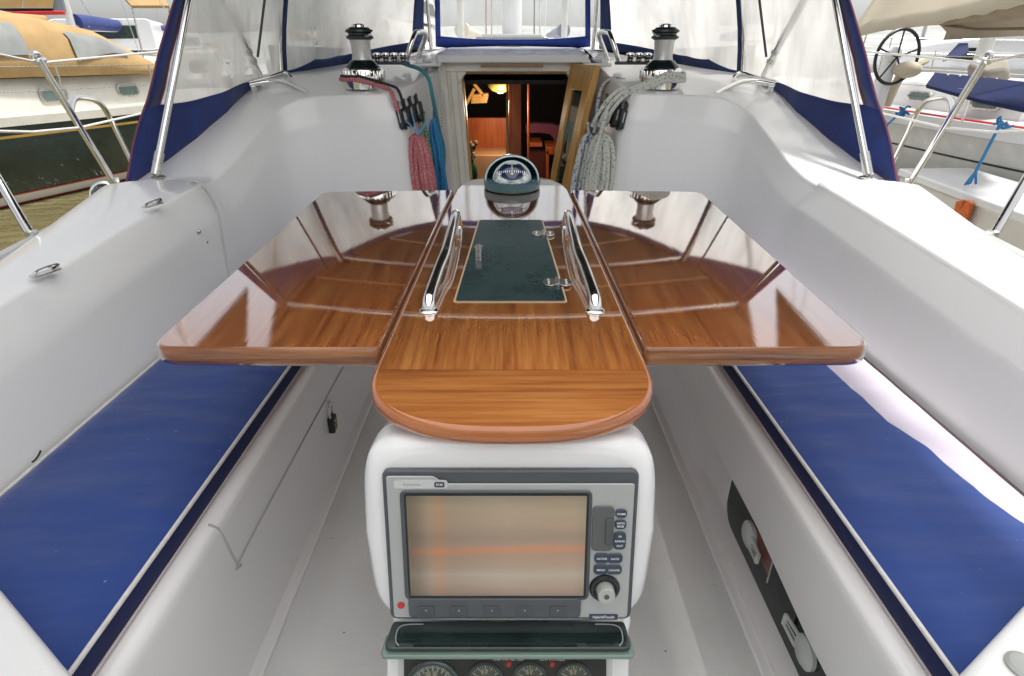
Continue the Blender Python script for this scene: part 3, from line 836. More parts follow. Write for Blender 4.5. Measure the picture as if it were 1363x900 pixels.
for k in range(-6,7):
    az = k*8.2; el = 38-.006*az*az*.5
    g = G(); g.tube([sph(az, el-3.0, .0662), sph(az, el+3.5, .0662)], .0011 if k % 3 else .0017, 6); obj('card_mark', onto(g), pm('mark_white',(.8,.82,.85),.4), card)
for az, el in ((0,27),(-42,22),(42,22)):
    g = G(); g.ball(sph(az,el+4,.066), .0042, 6, sc=(1.3,.4,.7)); obj('card_letter', onto(g), MATS['mark_white'], card)
g = G(); g.tube([sph(0, 42, .0675), sph(0, 52, .0675), sph(0, 62, .0675)], .0014, 6); obj('lubber_line', onto(g), pm('lubber_lime',(.45,.65,.15),.4), compass)
g = G(); g.tube([gc+Vector((.0655*math.cos(R(a)), -.004, .0650*math.sin(R(a)))) for a in range(0,181,6)], .0022, 8); obj('globe_ring', onto(g), MATS['pale_rim'], compass)
g = G()
for a in (-150,-120,-90,-60,-30): g.lathe(cc+Vector((.085*math.cos(R(a)), .085*math.sin(R(a)), .034)), [(.0035,0),(.003,.0012)], 8)
obj('screw', onto(g), chrome2, compass)

# ------------------------------------------------------------------ pedestal, chartplotter, gauges
PC = Vector((-.003,.5915,-.626)); UP = Vector((0,.213,.977)); NN = Vector((0,-.977,.213))
def pf(u, w, d=0): return PC + Vector((1,0,0))*u + UP*w + NN*d
def pk(px, py):      # photo pixel on the face plane -> (u,w)
    v = (py-450)/F; u = (px-681.5)/F; d = Vector((u, CP-v*SP, -SP-v*CP))
    t = (PC+NN*.018).dot(NN)/d.dot(NN); q = d*t-PC
    return q.x, q.dot(UP)
ped = thing('steering_pedestal', 'white moulded steering pedestal with rounded instrument pod under the table end', 'pedestal', (0,.68,-1.17))
def podring(k, d, grow):
    # rounded superelliptic outline, wider at mid height
    out = []
    for i in range(64):
        t = 2*math.pi*i/64; c, s_ = math.cos(t), math.sin(t); n = 6.5
        u = (.2065+grow)*math.copysign(abs(c)**(2/n), c); w = (.150+grow*.9)*math.copysign(abs(s_)**(2/n), s_)
        u *= 1-.055*max(0,-w/.15)-.02*max(0,w/.15)
        out.append(pf(u, w+.0225, d))
    return out+[out[0]]
g = G()
rows = [podring(0, .006, -.026), podring(0,.005,-.018), podring(0,.001,-.009), podring(0,-.008,-.002), podring(0,-.02,0), podring(0,-.055,.001), podring(0,-.0565,-.0015), podring(0,-.058,-.0015), podring(0,-.0595,.001), podring(0,-.13,-.004), podring(0,-.16,-.02), podring(0,-.175,-.05)]
g.grid(rows)
g.add(rows[0][:-1], [tuple(range(64))]); g.add(rows[-1][:-1], [tuple(range(64))])
obj('instrument_pod', g, gel2, ped, smooth=50)
g = G()
g.prism(rrect(-.185,.565,.185,.78,.04,6), -1.17, -.775)
obj('column', g, gel2, ped, bevel=.01, seg=3)
g = G(); g.prism(rrect(-.13,.63,.13,.80,.04,6), -.5, -.445); obj('table_mount', g, gel2, ped)

plot = thing('chartplotter', 'grey widescreen chartplotter with beige reflections painted on its glowing screen, set into the white pod', 'chartplotter', pf(0,-.12))
def fprism(poly, d0, d1): g = G(); g.prism(poly, d0, d1, fn=lambda u,w,d: pf(u,w,d)); return g
def R4(x0,y0,x1,y1,r,n=5):
    a = pk(x0,y0); b = pk(x1,y1); return rrect(min(a[0],b[0]), min(a[1],b[1]), max(a[0],b[0]), max(a[1],b[1]), r, n)
u0,w1 = pk(507,627); u1,_ = pk(852,629); _,w0 = pk(680,826)
HW = (u1-u0)/2; uc = (u0+u1)/2
body = rrect(uc-HW, w0, uc+HW, w1, .010, 5)
obj('housing', fprism(body, .0055, .016), darkgrey, plot, bevel=.003)
silver = pm('silver_plastic', (.44,.455,.45), .38, var=.05, vs=10, metal=.25, bump=.04, bs=500)
fx0, fx1, fw0, fw1 = uc-HW+.006, uc+HW-.006, w0+.005, w1-.0075
cutL = pk(578,640)[0]; cutR = pk(590,645)[0]
face = roundpoly([(fx0,fw0),(fx1,fw0),(fx1,fw1-.011),(cutR,fw1-.011),(cutL,fw1),(fx0,fw1)], [.006,.006,.004,.006,.006,.004], 4)
obj('faceplate', fprism(face, .0162, .0185), silver, plot, bevel=.0012)
bz = R4(532,652,783,797,.008)
obj('screen_bezel', fprism(bz, .0186, .0215), darkgrey, plot, bevel=.0015)
obj('screen_surround', fprism(R4(538,655,779,793,.003), .0216, .0222), black, plot)
# screen reflections painted as a glowing beige blur with a warm orange line
m, nt, b = _nodes('painted_screen_reflection')
tc = nt.nodes.new('ShaderNodeTexCoord'); sp = nt.nodes.new('ShaderNodeSeparateXYZ'); nt.links.new(tc.outputs['Generated'], sp.inputs[0])
n = noise_node(nt, 5, 3, stretch=(1,4,9))
ad = nt.nodes.new('ShaderNodeMath'); ad.operation='MULTIPLY_ADD'; ad.inputs[1].default_value=.16
sb = nt.nodes.new('ShaderNodeMath'); sb.operation='SUBTRACT'; sb.inputs[1].default_value=.5; nt.links.new(n.outputs[0], sb.inputs[0])
nt.links.new(sb.outputs[0], ad.inputs[0]); nt.links.new(sp.outputs['Z'], ad.inputs[2])
vr = ramp(nt, ad.outputs[0], [(0,(.26,.20,.16)),(.10,(.40,.29,.21)),(.22,(.46,.39,.31)),(.30,(.41,.30,.21)),(.42,(.40,.26,.18)),(.47,(.56,.25,.12)),(.52,(.38,.26,.19)),(.60,(.33,.25,.18)),(.72,(.42,.31,.22)),(.88,(.42,.33,.23)),(1,(.30,.24,.17))])
hr = ramp(nt, sp.outputs['X'], [(0,(.36,.38,.34)),(.05,(.50,.49,.45)),(.12,(.80,.80,.77)),(.17,(1.0,.78,.66)),(.24,(.82,.82,.80)),(.55,(1,1,1)),(.93,(1,.98,.95)),(1,(.85,.87,.85))])
mx = nt.nodes.new('ShaderNodeMix'); mx.data_type='RGBA'; mx.blend_type='MULTIPLY'; mx.inputs[0].default_value=1
nt.links.new(vr.outputs[0], mx.inputs[6]); nt.links.new(hr.outputs[0], mx.inputs[7])
b.inputs['Base Color'].default_value=(.03,.03,.03,1); b.inputs['Roughness'].default_value=.12
nt.links.new(mx.outputs[2], b.inputs['Emission Color']); b.inputs['Emission Strength'].default_value=.31
obj('screen', fprism(R4(541,658,776,790,.001), .0223, .0228), m, plot)
obj('softkey_strip', fprism(R4(544,794,772,819,.006), .0186, .0235), darkgrey, plot, bevel=.0012)
for i in range(5):
    x = 557+i*43.5
    k = obj('softkey', fprism(R4(x,803.5,x+22,815,.0006), .0236, .0252), pm('key_grey',(.065,.075,.085),.4), plot, bevel=.0005)
    uu, ww = pk(x+11, 808); g = fprism(rrect(uu-.0008, ww-.0008, uu+.0008, ww+.0008, .0004,2), .0253, .0255); obj('key_mark', g, whitep, k)
uu, ww = pk(534,805); Mface = Matrix((Vector((1,0,0)), UP, NN)).transposed()
g = G(); g.lathe(pf(uu,ww,.0185), [(.0052,0),(.005,.0018),(.003,.0024)], 20, Mface); obj('power_button', g, red, plot)
cd = obj('card_door', fprism(R4(789,673,815,732,.006), .0186, .0212), pm('door_grey',(.10,.11,.11),.45), plot, bevel=.001)
obj('door_tab', fprism(R4(806,688,814,722,.001), .0213, .0235), darkgrey, cd, bevel=.0006)
btn = pm('button_blue_grey',(.035,.055,.085),.35)
lab = []
for (x0,y0,x1,y1,tx) in ((819,677,834,688,['HOME']),(818,691,833,703,['WPTS','MOB']),(817,707,832,730,['IN','RANGE','OUT']),(791,735.5,810,748,['ACTIVE']),(808,736,828,748,['DATA']),(790,750.5,809,763,['MENU']),(807,751,827,763,['CANCEL'])):
    bt = obj('button', fprism(R4(x0,y0,x1,y1,.0052), .0186, .0215), btn, plot, bevel=.001)
    uu, ww = pk((x0+x1)/2, (y0+y1)/2)
    for i, t in enumerate(tx):
        off = ((len(tx)-1)/2-i)*.0046*(1.6 if len(tx) == 3 else 1)
        text('button_lettering', t, .0042, lambda x,y,uu=uu,ww=ww,off=off: pf(uu+x, ww+off+y, .0219), whitep, bt, bold=True)
uu, ww = pk(804.5,782)
g = G(); g.lathe(pf(uu,ww,.0185), [(.0215,0),(.0215,.002),(.0200,.0045),(.0150,.0045),(.0145,.0035)], 40, Mface); kn = obj('rotary_knob', g, black, plot)
g = G()
for k in range(40):
    a = 2*math.pi*k/40; g.box(pf(uu+.0182*math.cos(a), ww+.0182*math.sin(a), .0235), (.0012,.0012,.0016))
obj('knurl', g, darkgrey, kn)
g = G(); g.lathe(pf(uu,ww,.020), [(.0125,0),(.0122,.016),(.0112,.018),(0.0,.018)], 36, Mface); obj('knob_cap', g, pm('knob_silver',(.50,.52,.48),.3,metal=.4), kn)
g = G(); g.lathe(pf(uu,ww,.038), [(.0038,0),(.0036,.0008),(0,.0009)], 16, Mface); obj('knob_dot', g, darkgrey, kn)
obj('name_bar', fprism(R4(524,638.5,596,650,.004), .0186, .0192), pm('pale_bar',(.55,.56,.55),.35), plot)
obj('model_badge', fprism(R4(578,641,592,648,.0025), .0193, .0198), btn, plot)
uu, ww = pk(585,644.5); text('badge_lettering', 'E120', .0045, lambda x,y: pf(uu+x,ww+y,.0200), whitep, plot, bold=True)
uu2, ww2 = pk(548,644.5); text('maker_lettering', 'Raymarine', .0055, lambda x,y: pf(uu2+x,ww2+y,.0194), pm('grey_ink',(.25,.25,.25),.5), plot)
obj('label_tab', fprism(R4(784,817,822,824,.002), .0186, .0195), btn, plot)
uu3, ww3 = pk(803,820.5); text('tab_lettering', 'HybridTouch', .0058, lambda x,y: pf(uu3+x,ww3+y,.0197), whitep, plot, bold=True)

# gauge panel, tilted like the plotter but a touch nearer the helm
GC = Vector((-.006,.552,-.764)); GU = Vector((0,.42,.907)).normalized(); GN = Vector((0,-.907,.42)).normalized()
def gf_(u, w, d=0): return GC + Vector((1,0,0))*u + GU*w + GN*d
def gk(px, py):
    v = (py-450)/F; u = (px-681.5)/F; d = Vector((u, CP-v*SP, -SP-v*CP))
    t = GC.dot(GN)/d.dot(GN); q = d*t-GC; return q.x, q.dot(GU)
gp = thing('gauge_panel', 'black engine gauge panel under a flip-up smoked acrylic cover', 'gauge panel', gf_(0,-.15))
def gprism(poly, d0, d1): g = G(); g.prism(poly, d0, d1, fn=lambda u,w,d: gf_(u,w,d)); return g
obj('panel_box', gprism(rrect(-.178,-.16,.178,.006,.012), -.05, .0), gel2, gp, bevel=.004)
obj('panel_face', gprism(rrect(-.152,-.155,.144,-.004,.004), .0005, .003), pm('panel_black',(.02,.02,.024),.35,bump=.15,bs=300), gp)
Mg = Matrix((Vector((1,0,0)), GU, GN)).transposed()
dialm = pm('dial_black',(.012,.014,.016),.3)
for px, py, r in ((577,911,.0405),(646,901,.0265),(705,901,.0265),(763,901,.0265)):
    u, w = gk(px, py)
    g = G(); g.lathe(gf_(u,w,.003), [(r,0),(r*1.0,.006),(r*.93,.008),(r*.88,.004),(0,.0035)], 40, Mg); ga = obj('gauge', g, pm('bezel_steel',(.10,.13,.15),.2,metal=.6), gp)
    g = G(); g.lathe(gf_(u,w,.0068), [(r*.88,0),(0,.0004)], 32, Mg); obj('dial', g, pm('dial_grey',(.07,.085,.09),.3), ga)
    g = G(); nt_ = 25 if r > .03 else 13
    for k in range(nt_):
        a = R(150-120*k/(nt_-1)); L = .17 if k % 3 == 0 else .09
        g.tube([gf_(u+r*.80*math.cos(a), w+r*.80*math.sin(a), .0078), gf_(u+r*(.80-L)*math.cos(a), w+r*(.80-L)*math.sin(a), .0078)], r*.018 if k % 3 else r*.032, 5)
    obj('scale_mark', g, whitep, ga)
    g = G()
    # pale segments of the scale, cream behind the needle
    for a0, a1 in ((118,98),(90,72)):
        ring = [(r*.62*math.cos(R(a)), r*.62*math.sin(R(a))) for a in (a0,(a0+a1)/2,a1)]+[(r*.34*math.cos(R(a)), r*.34*math.sin(R(a))) for a in (a1,(a0+a1)/2,a0)]
        g.prism([(u+x,w+y) for x,y in ring][::-1], .0076, .0079, fn=lambda x,y,d: gf_(x,y,d))
    obj('scale_block', g, pm('scale_cream',(.62,.52,.42),.4), ga)
    a = R(148); g = G(); g.tube([gf_(u-r*.1*math.cos(a),w-r*.1*math.sin(a),.0088), gf_(u+r*.68*math.cos(a),w+r*.68*math.sin(a),.0088)], [r*.05,r*.018], 6); g.lathe(gf_(u,w,.008), [(r*.13,0),(r*.1,.002)], 14, Mg)
    obj('needle', g, pm('needle_white',(.75,.75,.7),.4), ga)
    g = G(); g.lathe(gf_(u,w,.0102), [(r*.9,0),(r*.9,.0005)], 32, Mg); obj('glass', g, glassdial, ga)
for px, t in ((677,'HIGH WATER TEMP'),(735,'LOW OIL PRESS')):
    u, w = gk(px, 881); g = G(); g.lathe(gf_(u,w,.003), [(.0048,0),(.0048,.002),(.0035,.004),(0,.0045)], 16, Mg); obj('warning_light', g, red, gp)
    u, w = gk(px, 876); text('panel_lettering', t, .0052, lambda x,y: gf_(u+x,w+y,.0036), whitep, gp, bold=True)
# smoked cover: box lid with dark top and clear green skirt
g = G()
c = [at(513,832,z=-.742), at(833,832,z=-.742)]
ya = .568; yf = .524
g.prism(roundpoly([(-.182,yf),(.170,yf),(.166,ya),(-.176,ya)], [.012,.012,.006,.006],4), -.756, -.748)
cv = obj('acrylic_cover', g, smoked, gp, bevel=.002)
g = G(); g.prism(roundpoly([(-.186,yf-.006),(.174,yf-.006),(.172,yf+.03),(-.184,yf+.03)], .008,4), -.764, -.7565)
obj('cover_lip', g, pm('green_acrylic_edge',(.16,.24,.20),.15,coat=.6), cv, bevel=.002)
g = gprism(rrect(-.158,-.150,.150,-.010,.003), .0155, .0175)
obj('cover_window', g, vinyl_mat('cover_clear', .03, (.3,.4,.36), .03), cv)
g = G()
g = gprism(rrect(-.160,-.0125,.152,-.0095,.001), .0176, .0196)
obj('cover_frame_line', g, chrome2, cv)
g = G()
for x in (-.150,-.085,-.018,.052,.140):
    o_ = gprism(rrect(x-.003,-.0135,x+.003,-.0085,.0008), .0197, .0212); g.add(o_.v, o_.f)
obj('cover_clip', g, whitep, cv)
g = G()
for sx, xo in ((1,.152),(-1,-.160)): g.tube(smoothpath([(xo,yf+.004,-.7472),(xo+sx*.006,yf+.012,-.7472),(xo+sx*.006,yf+.030,-.7472),(xo-sx*.004,yf+.037,-.7472),(xo-sx*.03,yf+.038,-.7472)],4), .0009, 6)
obj('engraved_line', g, greyp, cv)

# ------------------------------------------------------------------ winches
def winch(s):
    c = at(485 if s < 0 else 879, 108, Y=2.70)
    t = thing('winch', 'chrome self-tailing winch on the port coaming, with pink and black line' if s < 0 else 'chrome self-tailing winch on the starboard coaming, wrapped in white line', 'winch', c, 'self-tailing winches beside the companionway')
    g = G(); g.lathe(c, [(.086,-.03),(.089,.006),(.089,.042),(.083,.050),(.075,.052)], 48); b = obj('drum_base', g, chrome, t)
    g = G()
    for k in range(30):
        a = 2*math.pi*k/30; g.box(c+Vector((.0895*math.cos(a),.0895*math.sin(a),.025)), (.004,.004,.032), Matrix.Rotation(a,3,'Z'))
    obj('grip_rib', g, chrome, b)
    g = G(); g.lathe(c, [(.074,.051),(.070,.058),(.050,.078),(.043,.082)], 36); obj('drum_skirt', g, pm('dark_bronze',(.03,.05,.055),.2,metal=.7), t)
    g = G(); g.lathe(c, [(.043,.080),(.040,.095),(.0395,.13),(.044,.165)], 40); obj('drum', g, pm('drum_satin',(.55,.55,.54),.35,metal=.55,vs=40), t)
    g = G(); g.lathe(c, [(.045,.158),(.056,.164),(.057,.170),(.046,.176),(.046,.182),(.057,.187),(.056,.194),(.044,.200),(.040,.204),(.0,.206)], 40); obj('self_tailing_jaw', g, pm('jaw_black',(.02,.035,.035),.35), t)
    g = G(); g.lathe(c+Vector((0,0,.204)), [(.030,0),(.029,.008),(.018,.013),(0,.014)], 28); g.tube(smoothpath([c+Vector((-s*.02,-.04,.165)),c+Vector((-s*.05,-.035,.178)),c+Vector((-s*.056,-.01,.190))],4), .006, 8)
    obj('top_cap', g, chrome, t)
    return c
WL = winch(-1); WR = winch(1)

# rope clutches on the companionway side walls
def wallpt(s, f, z, off=0):      # f 0..1 from aft corner inwards/forwards
    x = .485+(.355-.485)*f; y = 2.62+(3.08-2.62)*f
    xb = .42+(.30-.42)*f; yb = 2.55+(3.10-2.55)*f
    zt = -.13+.08*f; k = max(0, min(1, (zt-z)/(zt+.772)))
    p = Vector((x+(xb-x)*k, y+(yb-y)*k, z)); n_ = Vector((-.92,-.38,0)).normalized()
    p = p+n_*off; return Vector((s*p.x, p.y, p.z))
def clutch(s, k, labels):
    px = 533+8.2*k; py = 157-3.6*k; Y = 2.555+.05*k
    if s > 0: px = 1363-px-1
    p = at(px, py, Y=Y)
    t = thing('rope_clutch', labels[k], 'rope clutch', p, 'black rope clutches at the port corner of the companionway' if s < 0 else 'black rope clutches at the starboard corner of the companionway')
    M = Matrix.Rotation(R(-12 if s < 0 else 12),3,'Y') @ Matrix.Rotation(R(-14),3,'X')
    g = G(); q = lambda x,y,z: p+M@Vector((x,y,z))
    g.hexa([q(-.011,-.012,-.045),q(.011,-.012,-.045),q(.011,.05,-.045),q(-.011,.05,-.045),q(-.012,-.018,.030),q(.012,-.018,.030),q(.012,.05,.045),q(-.012,.05,.045)])
    obj('clutch_body', g, black, t, bevel=.004)
    g = G(); g.tube([q(0,-.005,.025),q(0,-.012,.052),q(0,.012,.066)], [.008,.0085,.006], 8); obj('lever', g, black, t)
    g = G(); g.box(q(0,-.018,-.002), (.005,.003,.040), M); obj('lever_stripe', g, greyp, t)
L1 = ['black rope clutch nearest the aft corner, above the pink coil','second black rope clutch from the aft corner above the pink coil','third black rope clutch, next to the blue coil','black rope clutch nearest the cabin, above the blue coil']
L2 = ['black rope clutch nearest the aft corner of the starboard wall','second black rope clutch of the starboard wall, above the white coils','third black rope clutch, partly under the white ropes','black rope clutch nearest the open wooden door']
for k in range(4): clutch(-1, k, L1); clutch(1, k, L2)

# rope coils
def coil(name, label, s, cx, top, Y, w, h, n, r, mat, grp, lean=0, depth=.05, fnx=None):
    base = Vector((cx, Y, top-h)); g = G()
    for i in range(n):
        f = (i+.5)/n; ww = w*(.10+.90*f)*random.uniform(.92,1.05); hh = h*random.uniform(.90,1.0); ox = random.uniform(-.1,.1)*w*.3
        dd = (random.random()-.5)*depth; pts = []
        tt = top - (1-f)*.05*random.random()
        for k in range(16):
            a = 2*math.pi*k/16
            ca, sa = math.cos(a), math.sin(a)
            zz = tt-hh/2+hh/2*math.copysign(abs(sa)**.75, sa)
            xx = ww/2*math.copysign(abs(ca)**.7, ca)*(1 - .25*max(0,sa))
            prog = (tt-zz)/hh
            pts.append((cx+xx+ox+lean*prog+random.uniform(-.0025,.0025), Y+dd+random.uniform(-.003,.003)-.02*math.sin(math.pi*prog), zz))
        g.tube(smoothpath(pts,3,True), r, 7, closed=True)
    # gathering turn and hanging loop
    t = [(cx+w*.22*math.cos(a)+lean*.1, Y+.03*math.sin(a), top-.045+.006*math.sin(a)) for a in [2*math.pi*k/12 for k in range(12)]]
    g.tube([(cx, Y, top-.02),(cx-.004*s, Y+.02, top+.05)], r*.8, 7)
    o = obj(name, g, mat, loc=base, smooth=60)
    return tag(o, label, 'rope', grp)
gl_, gr_ = 'coiled lines hanging at the port side of the companionway', 'coiled lines hanging at the starboard side of the companionway'
pC = at(554,180,Y=2.60)
coil('coiled_rope','thick pink and white flecked rope coil hanging on the port side', -1, pC.x+.0, pC.z+.0, 2.60, .115, .36, 15, .0085, pinkrope, gl_, lean=.015)
p2 = at(573,160,Y=2.76)
coil('coiled_rope','bright blue rope coil hanging beside the pink coil', -1, p2.x+.012, p2.z, 2.76, .055, .42, 7, .006, blueline, gl_, lean=.03, depth=.03)
p3 = at(563,165,Y=2.70)
coil('coiled_rope','green flecked rope coil between the pink and blue coils', -1, p3.x+.0, p3.z, 2.71, .04, .40, 5, .006, greenrope, gl_, lean=.03, depth=.02)
q1 = at(803,180,Y=2.60)
coil('coiled_rope','fat white rope coil with green flecks nearest the starboard seat back', 1, q1.x, q1.z+.005, 2.60, .13, .38, 16, .0095, whiterope, gr_, lean=-.015)
q2 = at(783,178,Y=2.74)
coil('coiled_rope','white rope coil with blue flecks beside the open wooden door', 1, q2.x, q2.z, 2.72, .095, .42, 13, .0085, whiterope2, gr_, lean=-.04)
# thin blue lashing over the port coils
g = G()
for a, b in (((540,160),(556,178)),((556,178),(572,158)),((548,150),(556,180)),((556,180),(566,168))):
    g.tube([at(*a,Y=2.575),at(*b,Y=2.565)], .0028, 6)
tag(obj('lashing', g, pm('pale_blue_cord',(.16,.35,.62),.7), loc=at(556,178,Y=2.57)), 'thin pale blue cord lashing tied above the pink coil', 'cord')

# running lines
def line(name, label, pts, r, mat, cat='rope', grp=None, sub=6):
    P_ = smoothpath(pts, sub); g = G(); g.tube(P_, r, 8); return tag(obj(name, g, mat, loc=P_[-1]), label, cat, grp)
def around(c, rad, a0, a1, z, n=10): return [c+Vector((rad*math.cos(R(a0+(a1-a0)*k/n)), rad*math.sin(R(a0+(a1-a0)*k/n)), z)) for k in range(n+1)]
line('rope','pink line led from under the port winch to the clutches', around(WL,.098,120,262,.008)+[at(515,118,Y=2.60),at(523,128,Y=2.55),at(530,148,Y=2.55),at(533,160,Y=2.56)], .0085, pinkrope, sub=4)
line('rope','black line led from under the port winch to the clutches', around(WL,.094,150,275,.020)+[at(520,114,Y=2.64),at(530,120,Y=2.60),at(537,138,Y=2.58),at(541,148,Y=2.58)], .006, blackrope, sub=4)
line('rope','teal line running down the port corner beside the companionway', [at(522,78,Y=3.15),at(540,86,Y=2.98),at(558,92,Y=2.80),at(570,104,Y=2.72),at(576,130,Y=2.72),at(584,170,Y=2.80),at(591,200,Y=2.86),at(590,232,Y=2.86)], .0085, tealline)
line('rope','thin white cord hanging down beside the port door jamb', [at(584,90,Y=2.9),at(587,140,Y=2.92),at(588,190,Y=2.9),at(593,240,Y=2.95)], .0035, whiterope)
for k,(dz,rad) in enumerate(((.004,.100),(.018,.098),(.030,.096))):
    line('rope',['lowest white line curling around the starboard winch base','middle white line curling around the starboard winch base','topmost white line curling around the starboard winch base'][k],
      around(WR,rad,60,-92,dz)+[at(850-k*3,122-k*3,Y=2.62),at(834-k*5,126-k*3,Y=2.58),at(820-k*5,140-k*4,Y=2.56),at(812-k*8,152,Y=2.56),at(806-k*9,168,Y=2.58)], .0085, whiterope, grp='white lines around the starboard winch', sub=4)
line('rope','slack white line arched from the starboard coaming to the door side', [at(845,112,Y=2.85),at(820,104,Y=2.9),at(803,112,Y=2.85),at(796,135,Y=2.8),at(793,165,Y=2.76),at(790,178,Y=2.74)], .0075, whiterope2)
line('rope','white line hanging loosely in front of the starboard coils', [at(808,148,Y=2.54),at(800,175,Y=2.54),at(792,205,Y=2.54),at(786,235,Y=2.54),at(784,262,Y=2.56)], .0085, whiterope)

# grab loops beside the hatch, fairlead blocks, handrails
for s in (-1,1):
    mx_ = lambda px: px if s < 0 else 1363-px+1
    t = thing('grab_loop', 'bent chrome grab loop on the port side of the coachroof' if s < 0 else 'bent chrome grab loop on the starboard side of the coachroof', 'handrail', at(mx_(548),82,Y=3.2), 'chrome loops either side of the hatch')
    g = G(); g.tube(smoothpath([at(mx_(540),84,Y=3.12),at(mx_(545),66,Y=3.12),at(mx_(551),48,Y=3.14),at(mx_(555),43,Y=3.18),at(mx_(565),43,Y=3.26),at(mx_(566),50,Y=3.30),at(mx_(560),66,Y=3.32),at(mx_(556),78,Y=3.32)],6), .012, 12)
    obj('tube', g, chrome, t)
    g = G(); g.lathe(at(mx_(540),85,Y=3.12), [(.022,-.004),(.022,.003),(.012,.006)], 20); g.lathe(at(mx_(556),79,Y=3.32), [(.022,-.004),(.022,.003),(.012,.006)], 20); obj('foot', g, chrome, t)
    t = thing('deck_organiser', 'row of chrome turning blocks behind the port winch' if s < 0 else 'row of chrome turning blocks behind the starboard winch', 'block', at(mx_(515),80,Y=3.2), 'turning blocks on the coachroof')
    n_ = 4 if s < 0 else 3
    for k in range(n_):
        c = at(mx_(502+k*11.5),77,Y=3.0+.0*k)
        g = G(); g.lathe(c, [(.018,-.022),(.021,-.018),(.013,-.008),(.013,.004),(.021,.012),(.020,.018),(.008,.022)], 20); sh = obj('sheave', g, chrome, t)
        g = G(); g.lathe(c, [(.0135,-.0075),(.0135,.0035)], 16); obj('sheave_groove', g, black, sh)
    a, b = at(mx_(494),84,Y=3.0), at(mx_(545),84,Y=3.0)
    g = G(); g.box((a+b)/2, (abs((b-a).x),.05,.014)); obj('base_plate', g, pm('dark_alloy',(.08,.08,.08),.4,metal=.5), t, bevel=.004)
    # long double handrail on the coaming
    t = thing('coaming_handrail', 'bent chrome handrail on the port coaming under the canvas post' if s < 0 else 'bent chrome handrail on the starboard coaming under the canvas post', 'handrail', at(mx_(335),118,Y=2.7), 'chrome rails on the coamings')
    g = G(); g.tube(smoothpath([at(mx_(412),126,Y=2.62),at(mx_(398),118,Y=2.66),at(mx_(376),109,Y=2.70),at(mx_(355),109,Y=2.70),at(mx_(332),113,Y=2.66)],6), .0105, 12)
    g.tube([at(mx_(336),113,Y=2.67),at(mx_(339),124,Y=2.70)], .014, 10); obj('tube', g, chrome, t)
    g = G(); g.tube(smoothpath([at(mx_(391),108,Y=2.95),at(mx_(384),100,Y=2.96),at(mx_(376),97,Y=2.96),at(mx_(360),102,Y=2.90),at(mx_(330),110,Y=2.72)],6), .0095, 12); obj('rear_tube', g, chrome, t)
    g = G(); g.lathe(at(mx_(413),126,Y=2.62), [(.018,-.003),(.018,.002),(.012,.004)], 18); obj('foot', g, chrome, t)
g = G(); c = at(929,121,z=-.150); g.lathe(c, [(.034,0),(.035,.006),(.030,.009),(.012,.010),(.012,.018),(0,.019)], 28)
tag(obj('deck_fitting', g, black, loc=c), 'low black winch-handle cap on the starboard coaming top', 'deck cap')
# folding pad eyes on the port coaming top
for px, py, lb in ((203,272,'small steel folding eye on the port coaming, nearer the canvas'),(60,362,'small steel folding eye on the port coaming, at the left edge of the photo')):
    z = -.392 if px > 100 else -.438
    c = at(px, py, z=z+.004); t = thing('pad_eye', lb, 'pad eye', c, 'pad eyes on the port coaming')
    d = Vector((.42,.9,.05)).normalized()
    g = G(); g.prism(roundpoly([(-.032,-.012),(.032,-.012),(.032,.012),(-.032,.012)], .011,4), 0, .003, fn=lambda x,y,z_: c+d*x+Vector((-d.y,d.x,0))*y+Vector((0,0,z_-.003))); obj('base_plate', g, chrome2, t)
    g = G(); g.tube(smoothpath([c-d*.022+Vector((0,0,.002)),c-d*.012+Vector((0,0,.008)),c+d*.02+Vector((0,0,.009)),c+d*.030+Vector((0,0,.006)),c+d*.008+Vector((0.008,0,.004))],5), .0035, 8); obj('ring', g, chrome, t)

# ------------------------------------------------------------------ dodger
def mir(v, s): return Vector((v.x*s, v.y, v.z))
BS = [at(165,254,Y=2.03), at(235,205,Y=2.25), at(290,160,Y=2.48), at(335,122,Y=2.78), at(374,106,Y=3.08)]     # port base line
BS2 = [BS[-1], at(392,108,Y=3.16), at(412,104,Y=3.26), at(428,98,Y=3.36), at(446,89,Y=3.50), at(462,85,Y=3.62), at(510,74,Y=3.82), at(545,68,Y=3.92), at(566,65,Y=4.0)]
TP = [at(236,0,Y=2.33), at(262,-10,Y=2.55), at(300,-20,Y=2.75), at(340,-20,Y=2.95), at(372,-20,Y=3.12)]
dod = thing('spray_dodger', 'navy blue canvas dodger with hazy clear windows over the companionway', 'dodger', (0,3.0,-.12))
def toppt(i, n, which):
    pass
def patch_rows(bot, top_, ta, tb, n=10, m=6, sub=5, i0=0, i1=None):
    """surface between base polyline and top polyline, between height fractions ta..tb (callables or numbers)"""
    B2 = smoothpath(bot, sub); T2 = smoothpath(top_, sub)
    N = len(B2)-1; i1 = N if i1 is None else i1
    rows = []
    for j in range(m+1):
        row = []
        for i in range(i0, i1+1):
            f = i/N; k = f*(len(T2)-1); q = int(min(k, len(T2)-2)); tp = T2[q].lerp(T2[q+1], k-q)
            a = ta(f) if callable(ta) else ta; b = tb(f) if callable(tb) else tb
            h = a+(b-a)*j/m
            p = B2[i].lerp(tp, h)
            bul = .012*math.sin(math.pi*min(1,h))+.004*noise.noise(p*6)+(.016*noise.noise(Vector((p.y*7, p.z*3, 5)))*(1-h/.35) if h < .35 else 0)+(.02*noise.noise(Vector((p.z*6, 2, 1))) if i < 3 else 0)
            out_ = Vector((-1,0,0)) if True else 0
            row.append(p+out_*bul)
        rows.append(row)
    return rows
